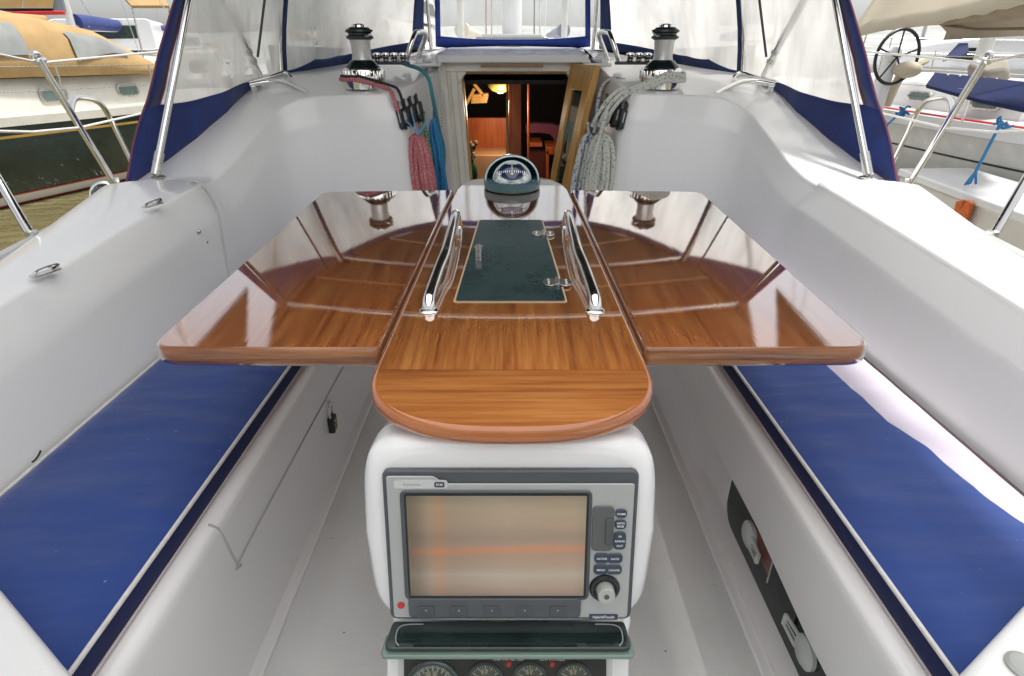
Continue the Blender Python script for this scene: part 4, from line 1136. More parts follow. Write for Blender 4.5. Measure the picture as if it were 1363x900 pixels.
# upper line for each panel (well above the frame, where the roof starts)
ROOF = .40
TA = [Vector((-1.13,2.42,.40)), Vector((-1.10,2.6,.42)), Vector((-1.07,2.8,.44)), Vector((-1.03,2.98,.46)), Vector((-1.0,3.10,.48))]
TA[0] = BS[0] + (at(236,0,Y=2.33)-BS[0])*1.42
TB = [TA[-1], Vector((-.97,3.18,.485)), Vector((-.92,3.28,.49)), Vector((-.86,3.38,.495)), Vector((-.80,3.48,.50)), Vector((-.72,3.56,.50)), Vector((-.62,3.64,.50)), Vector((-.52,3.70,.50)), Vector((-.47,3.73,.50))]
for s in (-1,1):
    def mk(rows): return [[mir(p, 1 if s < 0 else -1) for p in r] for r in rows]
    bot, top_ = BS, TA
    N = 4*5
    hi = lambda f: interp([(0,.74),(.5,.82),(1,.94)], f)
    low = lambda f: interp([(0,.30),(.10,.29),(.25,.235),(.5,.15),(.8,.06),(1,.05)], f)
    g = G()
    g.grid(mk(patch_rows(bot, top_, 0, low, m=6)))                         # blue foot band
    g.grid(mk(patch_rows(bot, top_, low, 1, m=8, i0=0, i1=2)))              # aft border
    g.grid(mk(patch_rows(bot, top_, hi, 1, m=2, i0=2, i1=20)))
    obj('side_canvas', g, navy, dod, solid=.004, smooth=70)
    g = G(); g.grid(mk(patch_rows(bot, top_, low, hi, m=8, i0=2, i1=20))); obj('side_window', g, vinyl, dod, smooth=70)
    # piping along the foot, faintly pink
    g = G(); e = patch_rows(bot, top_, 0, .01, m=1)[0]; g.tube([mir(p, 1 if s < 0 else -1) for p in e], .004, 6)
    aft_ = [r[0] for r in patch_rows(bot, top_, 0, 1, m=12)]; g.tube([mir(p, 1 if s < 0 else -1) for p in aft_], .004, 6); obj('piping', g, pm('plum_piping',(.16,.05,.10),.7), dod)
    g = G(); e2 = [patch_rows(bot, top_, h, h+.01, m=1)[0][2] for h in [.29+.06*k for k in range(12)]]; g.tube([mir(p+Vector((.004,0,0)), 1 if s < 0 else -1) for p in e2], .0035, 6); obj('window_seam', g, MATS['plum_piping'], dod)
    # quarter window
    bot, top_ = BS2, TB; NB = (len(BS2)-1)*5
    lw = lambda f: interp([(0,.06),(.15,.10),(.3,.14),(.45,.10),(.6,.09),(1,.10)], f)
    g = G(); g.grid(mk(patch_rows(bot, top_, 0, lw, m=4))); g.grid(mk(patch_rows(bot, top_, lw, 1, m=6, i0=0, i1=2))); g.grid(mk(patch_rows(bot, top_, lw, 1, m=6, i0=NB-4, i1=NB))); g.grid(mk(patch_rows(bot, top_, .93, 1, m=2, i0=2, i1=NB-4)))
    obj('quarter_canvas', g, pm('faded_navy',(.022,.04,.13),.85,var=.2,vs=9,bump=.2,bs=500), dod, solid=.004, smooth=70)
    g = G(); g.grid(mk(patch_rows(bot, top_, lw, .93, m=6, i0=2, i1=NB-4))); obj('quarter_window', g, vinyl, dod, smooth=70)
    mm = lambda v: mir(v, 1 if s < 0 else -1)
    # tubes
    b0 = at(208,226,Y=2.06); u0_ = at(251,0,Y=2.36); u1_ = b0+(u0_-b0)*1.55
    g = G(); g.tube([mm(b0),mm(u0_),mm(u1_)], .0125, 12); obj('hoop_leg', g, chrome, dod)
    g = G(); g.tube([mm(b0+(u0_-b0)*-.03),mm(b0+(u0_-b0)*.10)], .016, 12); g.lathe(mm(b0)+Vector((0,0,-.028)), [(.022,0),(.022,.004),(.01,.008)], 16); g.tube([mm(b0)+Vector((0,0,-.028)),mm(b0)], .008, 8); obj('hoop_foot', g, chrome2, dod)
    b1 = at(348,103,Y=2.84); u1b = at(293,-6,Y=2.66); g = G(); g.tube([mm(b1),mm(u1b),mm(b1+(u1b-b1)*1.6)], .0115, 12); obj('strut', g, chrome, dod)
    b2 = at(343,76,Y=2.80); u2 = at(353,-6,Y=2.86); g = G(); g.tube([mm(b2),mm(b2+(u2-b2)*1.8)], .0055, 8); obj('stay_tube', g, pm('dark_tube',(.03,.02,.03),.4), dod)
    g = G()
    for f in (.22,.34): 
        q = b1.lerp(u1b,f); dd = (u1b-b1).normalized()*.008; g.tube([mm(q-dd),mm(q+dd)], .017, 12)
    g.tube([mm(b1),mm(b1)+Vector((0,0,-.03))], .008, 8); obj('clamp', g, chrome2, dod)
    b3 = at(374,100,Y=3.04); g = G(); g.tube([mm(b3),mm(at(369,0,Y=3.10)),mm(Vector((-1.0,3.08,.47)))], .011, 12); obj('hoop_leg', g, chrome2, dod)
    b4 = at(574,66,Y=3.92); u4 = at(568,-4,Y=3.86); g = G(); g.tube([mm(b4),mm(u4),mm(Vector((u4.x,3.70,.49)))], .010, 12); obj('window_post', g, chrome2, dod)
    g = G(); g.ball(mm(b4)+Vector((0,0,.0)), .013, 8); obj('post_foot', g, chrome, dod)
# front window with blue frame
fb = [at(580,62,Y=4.0), at(630,67,Y=4.03), at(683,68,Y=4.04), at(736,67,Y=4.03), at(786,62,Y=4.0)]
ft = [Vector((-.43,3.73,.50)),Vector((-.21,3.74,.515)),Vector((0,3.74,.52)),Vector((.21,3.74,.515)),Vector((.43,3.73,.50))]
def frows(h0, h1, i0=0, i1=20, m=4):
    b2, t2 = smoothpath(fb,5), smoothpath(ft,5)
    return [[b2[i].lerp(t2[i], h0+(h1-h0)*j/m) for i in range(i0, i1+1)] for j in range(m+1)]
g = G(); g.grid(frows(0,.13)); g.grid(frows(.13,1,0,1)); g.grid(frows(.13,1,19,20)); g.grid(frows(.93,1,1,19,1)); obj('front_canvas', g, pm('royal_canvas',(.010,.035,.24),.8,var=.15,vs=9,bump=.2,bs=500), dod, solid=.006, smooth=70)
g = G(); g.grid(frows(.13,.93,1,19)); obj('front_window', g, vinylclear, dod, smooth=70)
# roof panel
g = G(); rows = []
edge = [(TA[0].y,abs(TA[0].x),TA[0].z),(2.6,1.10,.42),(2.8,1.07,.44),(2.98,1.03,.46),(3.10,1.0,.48),(3.28,.92,.49),(3.48,.80,.50),(3.64,.62,.50),(3.73,.45,.50)]
for y,w,z in edge:
    rows.append([Vector((w*x, y, z+.07*(1-x*x)*(1 if y < 3.5 else .4))) for x in [-1+.1*k for k in range(21)]])
g.grid(rows); obj('roof_canvas', g, pm('dark_lining',(.022,.017,.014),.9,var=.2), dod, solid=.004, smooth=70)
g = G()
for y,w,z in (edge[0], edge[4]):
    g.tube([Vector((w*x*.985, y+.01, z-.016+.07*(1-x*x))) for x in [-1+.1*k for k in range(21)]], .0125, 10)
obj('hoop_top', g, chrome, dod)
g = G()
for k, (y,w,z) in enumerate((edge[2], edge[6])):
    g.tube([Vector((w*x*.98, y, z-.006+.07*(1-x*x)*(1 if y<3.5 else .4))) for x in [-1+.1*k for k in range(21)]], .006, 8)
obj('roof_seam', g, pm('tan_binding',(.45,.36,.22),.7), dod)

# ------------------------------------------------------------------ unseen bimini added over the helm to shade and fill the cockpit
bim = thing('added_bimini', 'unseen bimini added on chrome hoops above the helm, cream canvas passing fill light, dark flaps blocking sun', 'bimini', (0,.4,-.5))
bm_, bnt, bb = _nodes('bimini_fill_canvas')  # translucent cloth, lets fill light down into the cockpit
bb.inputs['Base Color'].default_value = (.42,.41,.39,1); bb.inputs['Roughness'].default_value = .9
btl = bnt.nodes.new('ShaderNodeBsdfTranslucent'); btl.inputs[0].default_value = (.86,.86,.85,1)
bmxx = bnt.nodes.new('ShaderNodeMixShader'); bmxx.inputs[0].default_value = .85
bnt.links.new(bb.outputs[0], bmxx.inputs[1]); bnt.links.new(btl.outputs[0], bmxx.inputs[2]); bnt.links.new(bmxx.outputs[0], bnt.nodes['Material Output'].inputs[0])
g = G(); rows = []
for i in range(15):
    y = -1.7+i*.245; rows.append([Vector((1.12*x, y, .86+.12*(1-x*x)+.03*math.sin(math.pi*i/14))) for x in [-1+.1*k for k in range(21)]])
g.grid(rows)
obj('light_block_panel', (lambda gg: (gg.grid([[Vector((1.12*x, 1.73, .86+.12*(1-x*x))) for x in [-1+.1*k for k in range(21)]], [Vector((1.16*x, 2.50, .425+.07*(1-x*x))) for x in [-1+.1*k for k in range(21)]]]), gg)[1])(G()), pm('light_block_canvas',(.030,.026,.024),.9,var=.1), bim, solid=.004)  # added panel, closes a sun gap and darkens the table reflections
for s in (-1,1):
    gv_ = G(); gv_.grid([[Vector((s*1.13,y,.855)) for y in (-1.0,.2,.8,1.3,1.75)], [Vector((s*1.17,y,z)) for y,z in ((-1.0,.62),(.2,.50),(.8,.34),(1.3,.22),(2.3,.235))]])
    obj('light_block_flap', gv_, MATS['light_block_canvas'], bim, solid=.004)  # added flap, blocks sun and reflects dark in the table
obj('canvas', g, bm_, bim, smooth=70)
g = G()
for y in (-1.65,0.0,1.70):
    pts = [Vector((-1.30,.3,-.46))]+[Vector((1.13*x, y, .845+.12*(1-x*x))) for x in [-1+.1*k for k in range(21)]]+[Vector((1.30,.3,-.46))]
    g.tube(pts, .0125, 10)
obj('hoop', g, chrome, bim)

# ------------------------------------------------------------------ stanchions, gates and lifelines
rail = 'steel stanchions along our deck edge'
for s in (-1,1):
    M_ = (lambda v: v) if s < 0 else (lambda v: Vector((-v.x,v.y,v.z)))
    side = 'port' if s < 0 else 'starboard'
    b0 = at(156,250,z=-.49); t0 = at(50,78,Y=2.30)
    st = thing('gate_stanchion', f'tall steel gate stanchion with curved brace on the {side} deck edge', 'stanchion', M_(b0), rail)
    g = G(); g.tube([M_(b0),M_(t0)], .0125, 12); obj('post', g, chrome, st)
    g = G(); dd=(t0-b0).normalized(); g.ball(M_(t0+dd*.01), .018, 8); g.tube([M_(t0)+Vector((0,-.02,-.01)),M_(t0)+Vector((0,.03,-.004))], .011, 8)
    g.lathe(M_(b0)+Vector((0,0,-.01)), [(.03,0),(.03,.006),(.016,.02),(.016,.05)], 18); obj('fitting', g, chrome, st)
    mid = b0.lerp(t0,.62)
    br = [mid, at(100,131,Y=2.5), at(122,132,Y=2.66), at(137,142,Y=2.78), at(150,165,Y=2.88), at(178,222,z=-.49)]
    g = G(); g.tube(smoothpath([M_(p) for p in br],6), .0115, 12); obj('curved_brace', g, chrome, st)
    b1 = at(46,321,z=-.49); t1 = b1+(at(0,243,Y=1.72)-b1)*3.9
    st2 = thing('stanchion', f'plain steel stanchion nearer the helm on the {side} deck edge', 'stanchion', M_(b1), rail)
    g = G(); g.tube([M_(b1),M_(t1)], .0125, 12); obj('post', g, chrome, st2)
    g = G(); g.lathe(M_(b1)+Vector((0,0,-.01)), [(.028,0),(.028,.006),(.016,.02),(.016,.04)], 18); obj('foot', g, chrome2, st2)
    b3 = Vector((-1.80,4.4,-.49)); t3 = Vector((-1.83,4.45,.10))
    st3 = thing('stanchion', f'steel stanchion forward of the {side} dodger side', 'stanchion', M_(b3), rail)
    g = G(); g.tube([M_(b3),M_(t3)], .0125, 10); obj('post', g, chrome, st3)
    for nm, fr_, lb in (('lifeline',.97,'upper'),('lifeline',.50,'lower')):
        pts = [b1.lerp(t1, fr_*.97), b0.lerp(t0, fr_)+Vector((0,0,-.0)), b3.lerp(t3,fr_)]
        g = G(); g.tube([M_(p) for p in pts[1:]], .0045, 8)
        g.tube([M_(pts[0]), M_(pts[0].lerp(pts[1],.5)+Vector((0,0,-.01))), M_(pts[1])], .0045, 8)
        tag(obj(nm, g, pm('white_wire',(.62,.60,.56),.4), loc=M_(b1.lerp(t1,fr_))), f'{lb} white lifeline wire along the {side} deck edge', 'lifeline', 'lifelines along our deck edges')
# drum block at the port gate
c = at(138,262,z=-.455)
t = thing('furling_block', 'dark sheaved block shackled beside the port gate stanchion', 'block', c)
g = G(); g.lathe(c, [(.035,-.018),(.035,-.006),(.022,0),(.035,.006),(.035,.018)], 24, Matrix.Rotation(R(75),3,'Y')); obj('sheave', g, pm('block_dark',(.06,.07,.07),.3,metal=.3), t)
g = G(); g.tube(smoothpath([c+Vector((-.04,-.02,-.035)),c+Vector((-.03,0,.03)),c+Vector((.01,.02,.045)),c+Vector((.04,.03,.0))],5), .007, 8); g.ball(c+Vector((.045,.01,0)), .02, 8); obj('cheek', g, chrome, t)
line('mooring_line', 'thick pale mooring rope lying along the starboard toe rail', [at(1232,283,z=-.50),at(1262,302,z=-.475),at(1300,322,z=-.47),at(1340,343,z=-.47),at(1375,365,z=-.47)], .016, mooring)

# mast, boom vang and halyards of our own boat
mast = thing('mast', 'tall white mast of our own yacht just ahead of the front window', 'mast', (0,5.6,-.05))
g = G(); g.tube([(0,5.6,-.05),(0,5.6,13)], .085, 20, flat=1.3); obj('spar', g, whitep, mast)
for k,(x,m_) in enumerate(((-.14,pinkrope),(-.11,whiterope),(.12,blackrope),(.15,whiterope))):
    g = G(); g.tube([(x*1.6,5.5,-.02),(x*.3,5.6,12)], .006, 6); obj('halyard', g, m_, mast)
g = G(); g.box((0,5.5,.15),(.5,.35,.03)); obj('mast_collar', g, pm('collar_grey',(.3,.3,.3),.6), mast, bevel=.01)
g = G(); g.box((0,4.62,.105),(.50,.42,.03)); tag(obj('deck_hatch', g, smoked, loc=(0,4.62,.09), bevel=.008), 'dark square hatch on the coachroof beyond the front window', 'hatch')

# ------------------------------------------------------------------ neighbouring boats
def boat(name, label, org, ang, L, beam, free, hullmat, deckmat, stripe=None, boot=None, cabin=(.2,.72,.42), mastx=.45, masth=13, dodg=None, detail=True, grp=None, ports=4, boom=True, rails=True, cover=None, tr=.72):
    org = Vector(org); ca, sa = math.cos(ang), math.sin(ang)
    def W(x, y, z): return Vector((org.x+x*ca-y*sa, org.y+x*sa+y*ca, WATER+z))
    b = thing(name, label, 'sailboat' if mastx else 'motorboat', W(0,0,0), grp)
    hb = lambda f: beam/2*(tr+(1-tr)*math.sin(min(1, f/.42)*math.pi/2) if f < .42 else math.cos(((f-.42)/.58)**1.7*math.pi/2)**.85 if f < 1 else 0)
    sh = lambda f: free*(1+.16*(abs(f-.35)/.65)**2)
    N = 26; g = G()
    for sgn in (-1,1):
        rows = []
        for i in range(N+1):
            f = i/N; x = -L/2+L*f+(.0); h = hb(f)
            rows.append([W(x+.06*L*(f**4)*(q), sgn*h*k, sh(f)*z if z > 0 else z) for k, z, q in ((1,1,1),(1.0,.9,.9),(.97,.55,.5),(.90,.2,.2),(.82,0,0),(.4,-.5,0))])
        g.grid(rows, flip=sgn > 0)
    # transom
    t = [W(-L/2, sg*hb(0)*k, z*sh(0) if z > 0 else z) for sg in (-1,1) for k, z in ((1,1),(.97,.55),(.82,0),(.4,-.5))]
    g.add(t, [(0,1,5,4),(1,2,6,5),(2,3,7,6)])
    obj('hull', g, hullmat, b, smooth=50)
    g = G(); rows = []
    for i in range(N+1):
        f = i/N; x = -L/2+L*f+.06*L*f**4; h = hb(f)*.985
        rows.append([W(x, y*h, sh(f)-.015+.05*(1-y*y)) for y in (-1,-.5,0,.5,1)])
    g.grid(rows); obj('deck', g, deckmat, b)
    def strip(z0, z1, m, nm, off=.008):
        g = G()
        for sgn in (-1,1):
            rows = []
            for i in range(N+1):
                f = i/N; x = -L/2+L*f; h = hb(f); rr = []
                for z in (z0, z1):
                    zz = z*1.0; k = interp([(0,.82),(.2,.90),(.55,.97),(.9,1.0),(1,1.0)], zz); q = interp([(0,0),(.2,.2),(.55,.5),(.9,.9),(1,1)], zz)
                    rr.append(W(x+.06*L*(f**4)*q, sgn*(h*k+off), sh(f)*zz))
                rows.append(rr)
            g.grid(rows, flip=sgn > 0)
        obj(nm, g, m, b)
    if stripe: strip(stripe[1], stripe[2], stripe[0], 'sheer_stripe')
    if boot:
        strip(.015, .03, red, 'waterline_stripe', .009); strip(.03, .13, whitep, 'boot_stripe'); strip(.131,.15,red,'boot_edge')
    strip(.93, 1.03, gel2 if not boot else cream, 'rubbing_strake', .02)
    # cabin
    f0, f1, ch = cabin; x0, x1 = -L/2+L*f0, -L/2+L*f1
    g = G(); rows = []
    for i in range(13):
        f = i/12; x = x0+(x1-x0)*f; w = hb((x+L/2)/L)*.62; z0 = sh((x+L/2)/L); hh = ch*(1 if f < .75 else 1-.75*((f-.75)/.25)**1.3)
        if i == 0: rows.append([W(x, yy*w, z0) for yy in (-1,-.97,-.9,-.5,0,.5,.9,.97,1)])
        rows.append([W(x, -w, z0),W(x,-w*.97,z0+hh*.6),W(x,-w*.90,z0+hh*.92),W(x,-w*.5,z0+hh*1.03),W(x,0,z0+hh*1.08),W(x,w*.5,z0+hh*1.03),W(x,w*.9,z0+hh*.92),W(x,w*.97,z0+hh*.6),W(x,w,z0)])
    g.grid(rows); obj('cabin', g, deckmat, b, smooth=45)
    for sgn in (-1,1):
        for k in range(ports):
            f = .10+.74*k/max(1,ports-1)*.9; x = x0+(x1-x0)*f; w = hb((x+L/2)/L)*.62*.985+.012; z0 = sh((x+L/2)/L)
            g = G(); g.prism(rrect(x-.22,z0+ch*.26,x+.22,z0+ch*.66,.07), -.01, .012, fn=lambda a,z_,d: W(a, sgn*(w+d), z_)); pf_ = obj('portlight', g, chrome2 if detail else smoked, b, bevel=.004)
            if detail:
                g = G(); g.prism(rrect(x-.18,z0+ch*.31,x+.18,z0+ch*.61,.05), .0125, .016, fn=lambda a,z_,d: W(a, sgn*(w+d), z_)); obj('pane', g, pm('port_glass',(.12,.17,.16),.1,coat=.6), pf_)
    if mastx:
        xm = -L/2+L*mastx
        g = G(); g.tube([W(xm,0,free),W(xm,0,masth)], .09, 12); obj('mast', g, pm('alloy_spar',(.62,.61,.58),.4,metal=.3), b)
        g = G(); g.tube([W(xm,0,masth-.3),W(L/2+.3,0,free*1.1)], .012, 5); g.tube([W(xm,0,masth-.3),W(-L/2,0,free)], .010, 5)
        for sgn in (-1,1): g.tube([W(xm,0,masth-.3),W(xm,sgn*hb(mastx)*.7,masth*.55),W(xm-.1,sgn*hb(mastx)*.97,free)], .010, 5)
        obj('rigging', g, chrome2, b)
        g = G(); g.tube([W(xm,-hb(mastx)*.7,masth*.55),W(xm,hb(mastx)*.7,masth*.55)], .03, 6); obj('spreader', g, MATS['alloy_spar'], b)
        if boom:
            g = G(); g.tube([W(xm-.1,0,free+1.15),W(xm-L*.36,0,free+1.2)], .07, 10); bo = obj('boom', g, MATS['alloy_spar'], b)
            g = G(); n_ = 14; g.tube([W(xm-.15-(L*.35)*k/n_,0,free+1.27+.01*math.sin(k)) for k in range(n_+1)], [.20-.009*k for k in range(n_+1)], 12); obj('sail_cover', g, cover or navy, b)
    if rails:
        gl = G()
        for sgn in (-1,1):
            pts = []
            for k in range(8):
                f = .03+.9*k/7; x = -L/2+L*f+.06*L*f**4; p0 = W(x, sgn*hb(f)*.95, sh(f)); p1 = p0+Vector((0,0,.62)); g = G(); g.tube([p0,p1], .013, 6); obj('stanchion', g, chrome2, b); pts.append(p1)
            gl.tube(pts, .006, 5); gl.tube([p-Vector((0,0,.30)) for p in pts], .005, 5)
        obj('lifeline', gl, chrome2, b)
    return b, W, hb, sh

darkgreen = pm('dark_green_hull', (.012,.030,.032), .12, coat=.6, var=.4, vs=2)
# --- port neighbour: bow towards the camera, so heading is -Y
angL = R(-90-14)
nL, WLn, hbL, shL = boat('sailing_yacht', 'dark green hulled yacht with gold stripe and tan canvas dodger, moored to the left', (-8.35,8.2,0), angL, 13, 3.7, 1.10, darkgreen, cream, stripe=(gold,.80,.83), boot=True, cabin=(.22,.86,.50), mastx=.66, dodg=True, ports=5, cover=tancanvas)
# tan dodger on it
def Wn(x,y,z): return WLn(x,y,z)
secs = [(-3.9,.05,1.16),(-3.3,.34,1.22),(-2.5,.72,1.24),(-1.5,.86,1.22),(-.5,.80,1.18),(.3,.62,1.16),(1.2,.05,1.1)]
def drow(x, h, w, o=0):
    zb = 1.58
    return [Wn(x, -w-o, zb), Wn(x,-w*1.0-o,zb+h*.25), Wn(x,-w*.96-o,zb+h*.62), Wn(x,-w*.82-o,zb+h*.88), Wn(x,-w*.4,zb+h*1.02), Wn(x,w*.4,zb+h*1.02), Wn(x,w*.82+o,zb+h*.88), Wn(x,w*.96+o,zb+h*.62), Wn(x,w+o,zb+h*.25), Wn(x,w+o,zb)]
g = G(); g.grid([drow(*q) for q in secs]); obj('tan_dodger', g, tancanvas, nL, smooth=70, solid=.01)
gv = pm('grey_vinyl',(.26,.27,.26),.2,coat=.3,var=.2,vs=3)
def sec_at(x):
    return (x, interp([(q[0],q[1]) for q in secs], x), interp([(q[0],q[2]) for q in secs], x))
for sy in (1,-1):
    for xa, xb_, hi in ((-2.9,-1.9,.55),(-1.2,.1,.80)):
        g = G(); rows = []
        for k in range(7):
            x = xa+(xb_-xa)*k/6; r_ = drow(*sec_at(x), o=.035); r_ = r_[:4] if sy < 0 else r_[::-1][:4]
            lo_ = r_[1].lerp(r_[2], .0+(.85*(1-k/6) if xa < -2 else .25)); mid_ = r_[2]; top_ = r_[2].lerp(r_[3], hi)
            rows.append([lo_, mid_, top_])
        g.grid(rows); obj('vinyl_window', g, gv, nL, smooth=70)
# --- starboard neighbour: white yacht, parallel
angR = R(92)
nR, WRn, hbR, shR = boat('sailing_yacht', 'white yacht with red pinstripe, black wheel and blue canvas covers, moored to the right', (6.45,7.4,0), angR, 12.5, 3.8, 1.22, pm('white_hull',(.62,.62,.58),.25,coat=.5), gel, cabin=(.42,.82,.32), mastx=.60, ports=4, tr=.85, stripe=(pm('black_stripe',(.02,.02,.02),.4),.735,.75), boom=False)
def strip_deck():
    g = G()
    pts = [WRn(-6.2+12.0*k/20, (hbR(k/20)*.88), shR(k/20)+.022) for k in range(17)]
    g.tube(pts, .012, 6); obj('deck_pinstripe', g, red, nR)
strip_deck()
# steering wheel
wc = at(1194,76,Y=7.2)
g = G(); 
ringM = Matrix.Rotation(R(12),3,'Z')
g.tube([wc+ringM@Vector((.28*math.cos(a),.0,.28*math.sin(a))) for a in [2*math.pi*k/36 for k in range(36)]], .018, 8, closed=True)
for k in range(5):
    a = 2*math.pi*k/5+.3; g.tube([wc, wc+ringM@Vector((.28*math.cos(a),0,.28*math.sin(a)))], .010, 6)
obj('steering_wheel', g, black, nR)
g = G(); g.tube([wc+Vector((.0,.12,0)),Vector((wc.x,wc.y+.15,WATER+1.2))], .08, 12); g.ball(wc+Vector((0,.08,.02)), .09, 8); obj('binnacle', g, gel2, nR)
# blue covers
def sheet(name, pts, mat, par, th=.03, bev=0):
    g = G(); q = [Vector(p) for p in pts]; n = len(q); nrm = (q[1]-q[0]).cross(q[2]-q[0]).normalized()*th
    g.add(q+[p+nrm for p in q], [tuple(range(n)), tuple(range(2*n-1,n-1,-1))]+[(i,(i+1)%n,n+(i+1)%n,n+i) for i in range(n)])
    return obj(name, g, mat, par, bevel=bev)
covm = pm('cover_blue',(.004,.014,.08),.9,var=.2,vs=4)
sheet('blue_cover', [at(1232,113,Y=7.0),at(1244,96,Y=7.4),at(1300,101,Y=6.5),at(1372,109,Y=5.6),at(1372,147,Y=5.15),at(1300,132,Y=6.0)], covm, nR, .04, .01)
sheet('blue_cover', [at(1256,78,Y=8.0),at(1276,57,Y=8.6),at(1289,57,Y=8.6),at(1290,68,Y=8.0),at(1280,74,Y=7.8)], covm, nR, .04, .01)
g = G(); 
for k in range(7):
    g.ball(at(1262+k*16,102.5+k*1.5,Y=7.0-.2*k)+Vector((-.03,-.03,.02)), .012, 6)
obj('snap', g, whitep, nR)
g = G(); g.tube(smoothpath([at(1180,140,Y=7.4),at(1200,98,Y=7.3),at(1216,88,Y=7.3),at(1232,80,Y=7.4)],4), .05, 8); g.ball(at(1208,93,Y=7.2), .09, 8, sc=(1.8,1,1)); obj('wheel_bag', g, creamcanvas, nR)
sheet('grey_bag', [at(1286,86,Y=7.0),at(1300,70,Y=7.2),at(1340,72,Y=6.8),at(1345,92,Y=6.6),at(1310,96,Y=6.7)], pm('grey_canvas',(.30,.28,.24),.9), nR, .3, .05)
# cream awning over its boom
awn = thing('boom_awning', 'large cream canvas awning slung over the boom of the right-hand white yacht', 'awning', at(1250,30,Y=6.5))
g = G(); rows = []
lo = [at(1128,50,Y=8.5),at(1180,41,Y=7.6),at(1250,31,Y=6.6),at(1310,17,Y=5.9),at(1372,2,Y=5.3),at(1440,-14,Y=4.7)]
for k in range(7):
    rows.append([p+Vector((.55*(k/6)+0*i, .12*k/6, .95*k/6+.05*noise.noise(Vector((i*1.3,k,0))))) for i, p in enumerate(smoothpath(lo,4))])
g.grid(rows); obj('upper_cloth', g, creamcanvas, awn, solid=.012, smooth=70)
g = G(); a = [at(1250,31,Y=6.75),at(1310,17,Y=6.05),at(1372,3,Y=5.45),at(1440,-12,Y=4.85)]; b_2 = [at(1256,53,Y=6.9),at(1310,50,Y=6.3),at(1372,47,Y=5.8),at(1440,45,Y=5.2)]
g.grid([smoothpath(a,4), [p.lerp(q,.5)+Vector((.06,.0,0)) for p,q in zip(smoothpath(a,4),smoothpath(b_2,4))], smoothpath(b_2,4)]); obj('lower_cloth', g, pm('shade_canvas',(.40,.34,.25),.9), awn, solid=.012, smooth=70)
g = G(); g.tube([at(1252,33,Y=6.8),at(1300,39,Y=6.2),at(1380,38,Y=5.4)], .012, 6); obj('edge_rope', g, pm('brown_cord',(.16,.11,.07),.8), awn)
# pontoon and dock box between the boats
g = G(); g.box((3.45,7.5,WATER+.28),(1.0,16,.36))
tag(obj('dock', g, pm('dock_planks',(.34,.32,.29),.8,var=.2,vs=3,bump=.4,bs=20), loc=(3.45,7.5,WATER)), kind='structure')
nb = [at(1196,224,z=-1.0), at(1352,280,z=-1.0), at(1440,306,z=-1.0)]; fb_ = [at(1200,216,z=-.99), at(1256,218,z=-.99), at(1363,247,z=-.99), at(1450,268,z=-.99)]
dbx = thing('dock_box', 'long white fibreglass dock box on the pontoon beside the right-hand yacht', 'dock box', (nb[1].x,nb[1].y,WATER+.46))
dirb = (nb[0]-nb[1]).normalized(); per = Vector((dirb.y,-dirb.x,0)); 
if per.x < 0: per = -per
o0 = nb[1]-dirb*1.2; LB = (nb[0]-o0).length
def bxp(a, b_, z): return o0+dirb*a+per*b_+Vector((0,0,z))
g = G(); g.hexa([bxp(.03,.03,-.42),bxp(LB-.03,.03,-.42),bxp(LB-.03,.62,-.42),bxp(.03,.62,-.42),bxp(.02,.02,-.07),bxp(LB-.02,.02,-.07),bxp(LB-.02,.63,-.07),bxp(.02,.63,-.07)]); obj('body', g, cream, dbx, bevel=.02)
g = G(); g.hexa([bxp(0,0,-.075),bxp(LB,0,-.075),bxp(LB,.65,-.075),bxp(0,.65,-.075),bxp(0,.0,0),bxp(LB,.0,0),bxp(LB,.65,.02),bxp(0,.65,.02)]); obj('lid', g, gel2, dbx, bevel=.015)
# orange strap on the box
c = at(1283,263,x=None,Y=None,z=-1.09) if False else bxp((at(1283,262,z=-1.02)-o0).dot(dirb), -.02, -.10)
g = G(); g.prism([(-.10,.02),(-.02,.05),(-.01,-.02),(.03,.06),(.09,.05),(.10,-.06),(.03,-.17),(-.03,-.22),(-.08,-.10)], -.02, .01, fn=lambda x,z,d: c+dirb*x*-1+per*d+Vector((0,0,z)))
tag(obj('orange_pouch', g, orange, loc=c, bevel=.006), 'small orange fabric pouch hanging on the white dock box', 'pouch')
# blue lashings on starboard neighbour's rail
for (a, b), lb in ((((1330,168),(1299,228)),'blue cord tied to the rail of the right-hand yacht'),(((1202,147),(1182,165)),'short blue cord knotted near the navy canvas edge')):
    Y_ = 5.0 if a[0] > 1300 else 6.6
    p0, p1 = at(*a, Y=Y_), at(*b, Y=Y_-.1)
    g = G(); g.tube([p0,p1], .012, 6)
    for k in range(9):
        q = p0+Vector((random.uniform(-.07,.07),random.uniform(-.03,.03),random.uniform(-.05,.05))); g.tube(smoothpath([p0,q,q+Vector((random.uniform(-.05,.09),0,random.uniform(-.03,.03)))],3), .010, 6)
    for k in range(5):
        g.tube([p1, p1+Vector((random.uniform(-.06,.06),0,-.10+random.uniform(-.02,.02)))], .010, 5)
    tag(obj('cord', g, blueline, loc=p1), lb, 'cord', 'blue cords on the right-hand yacht')

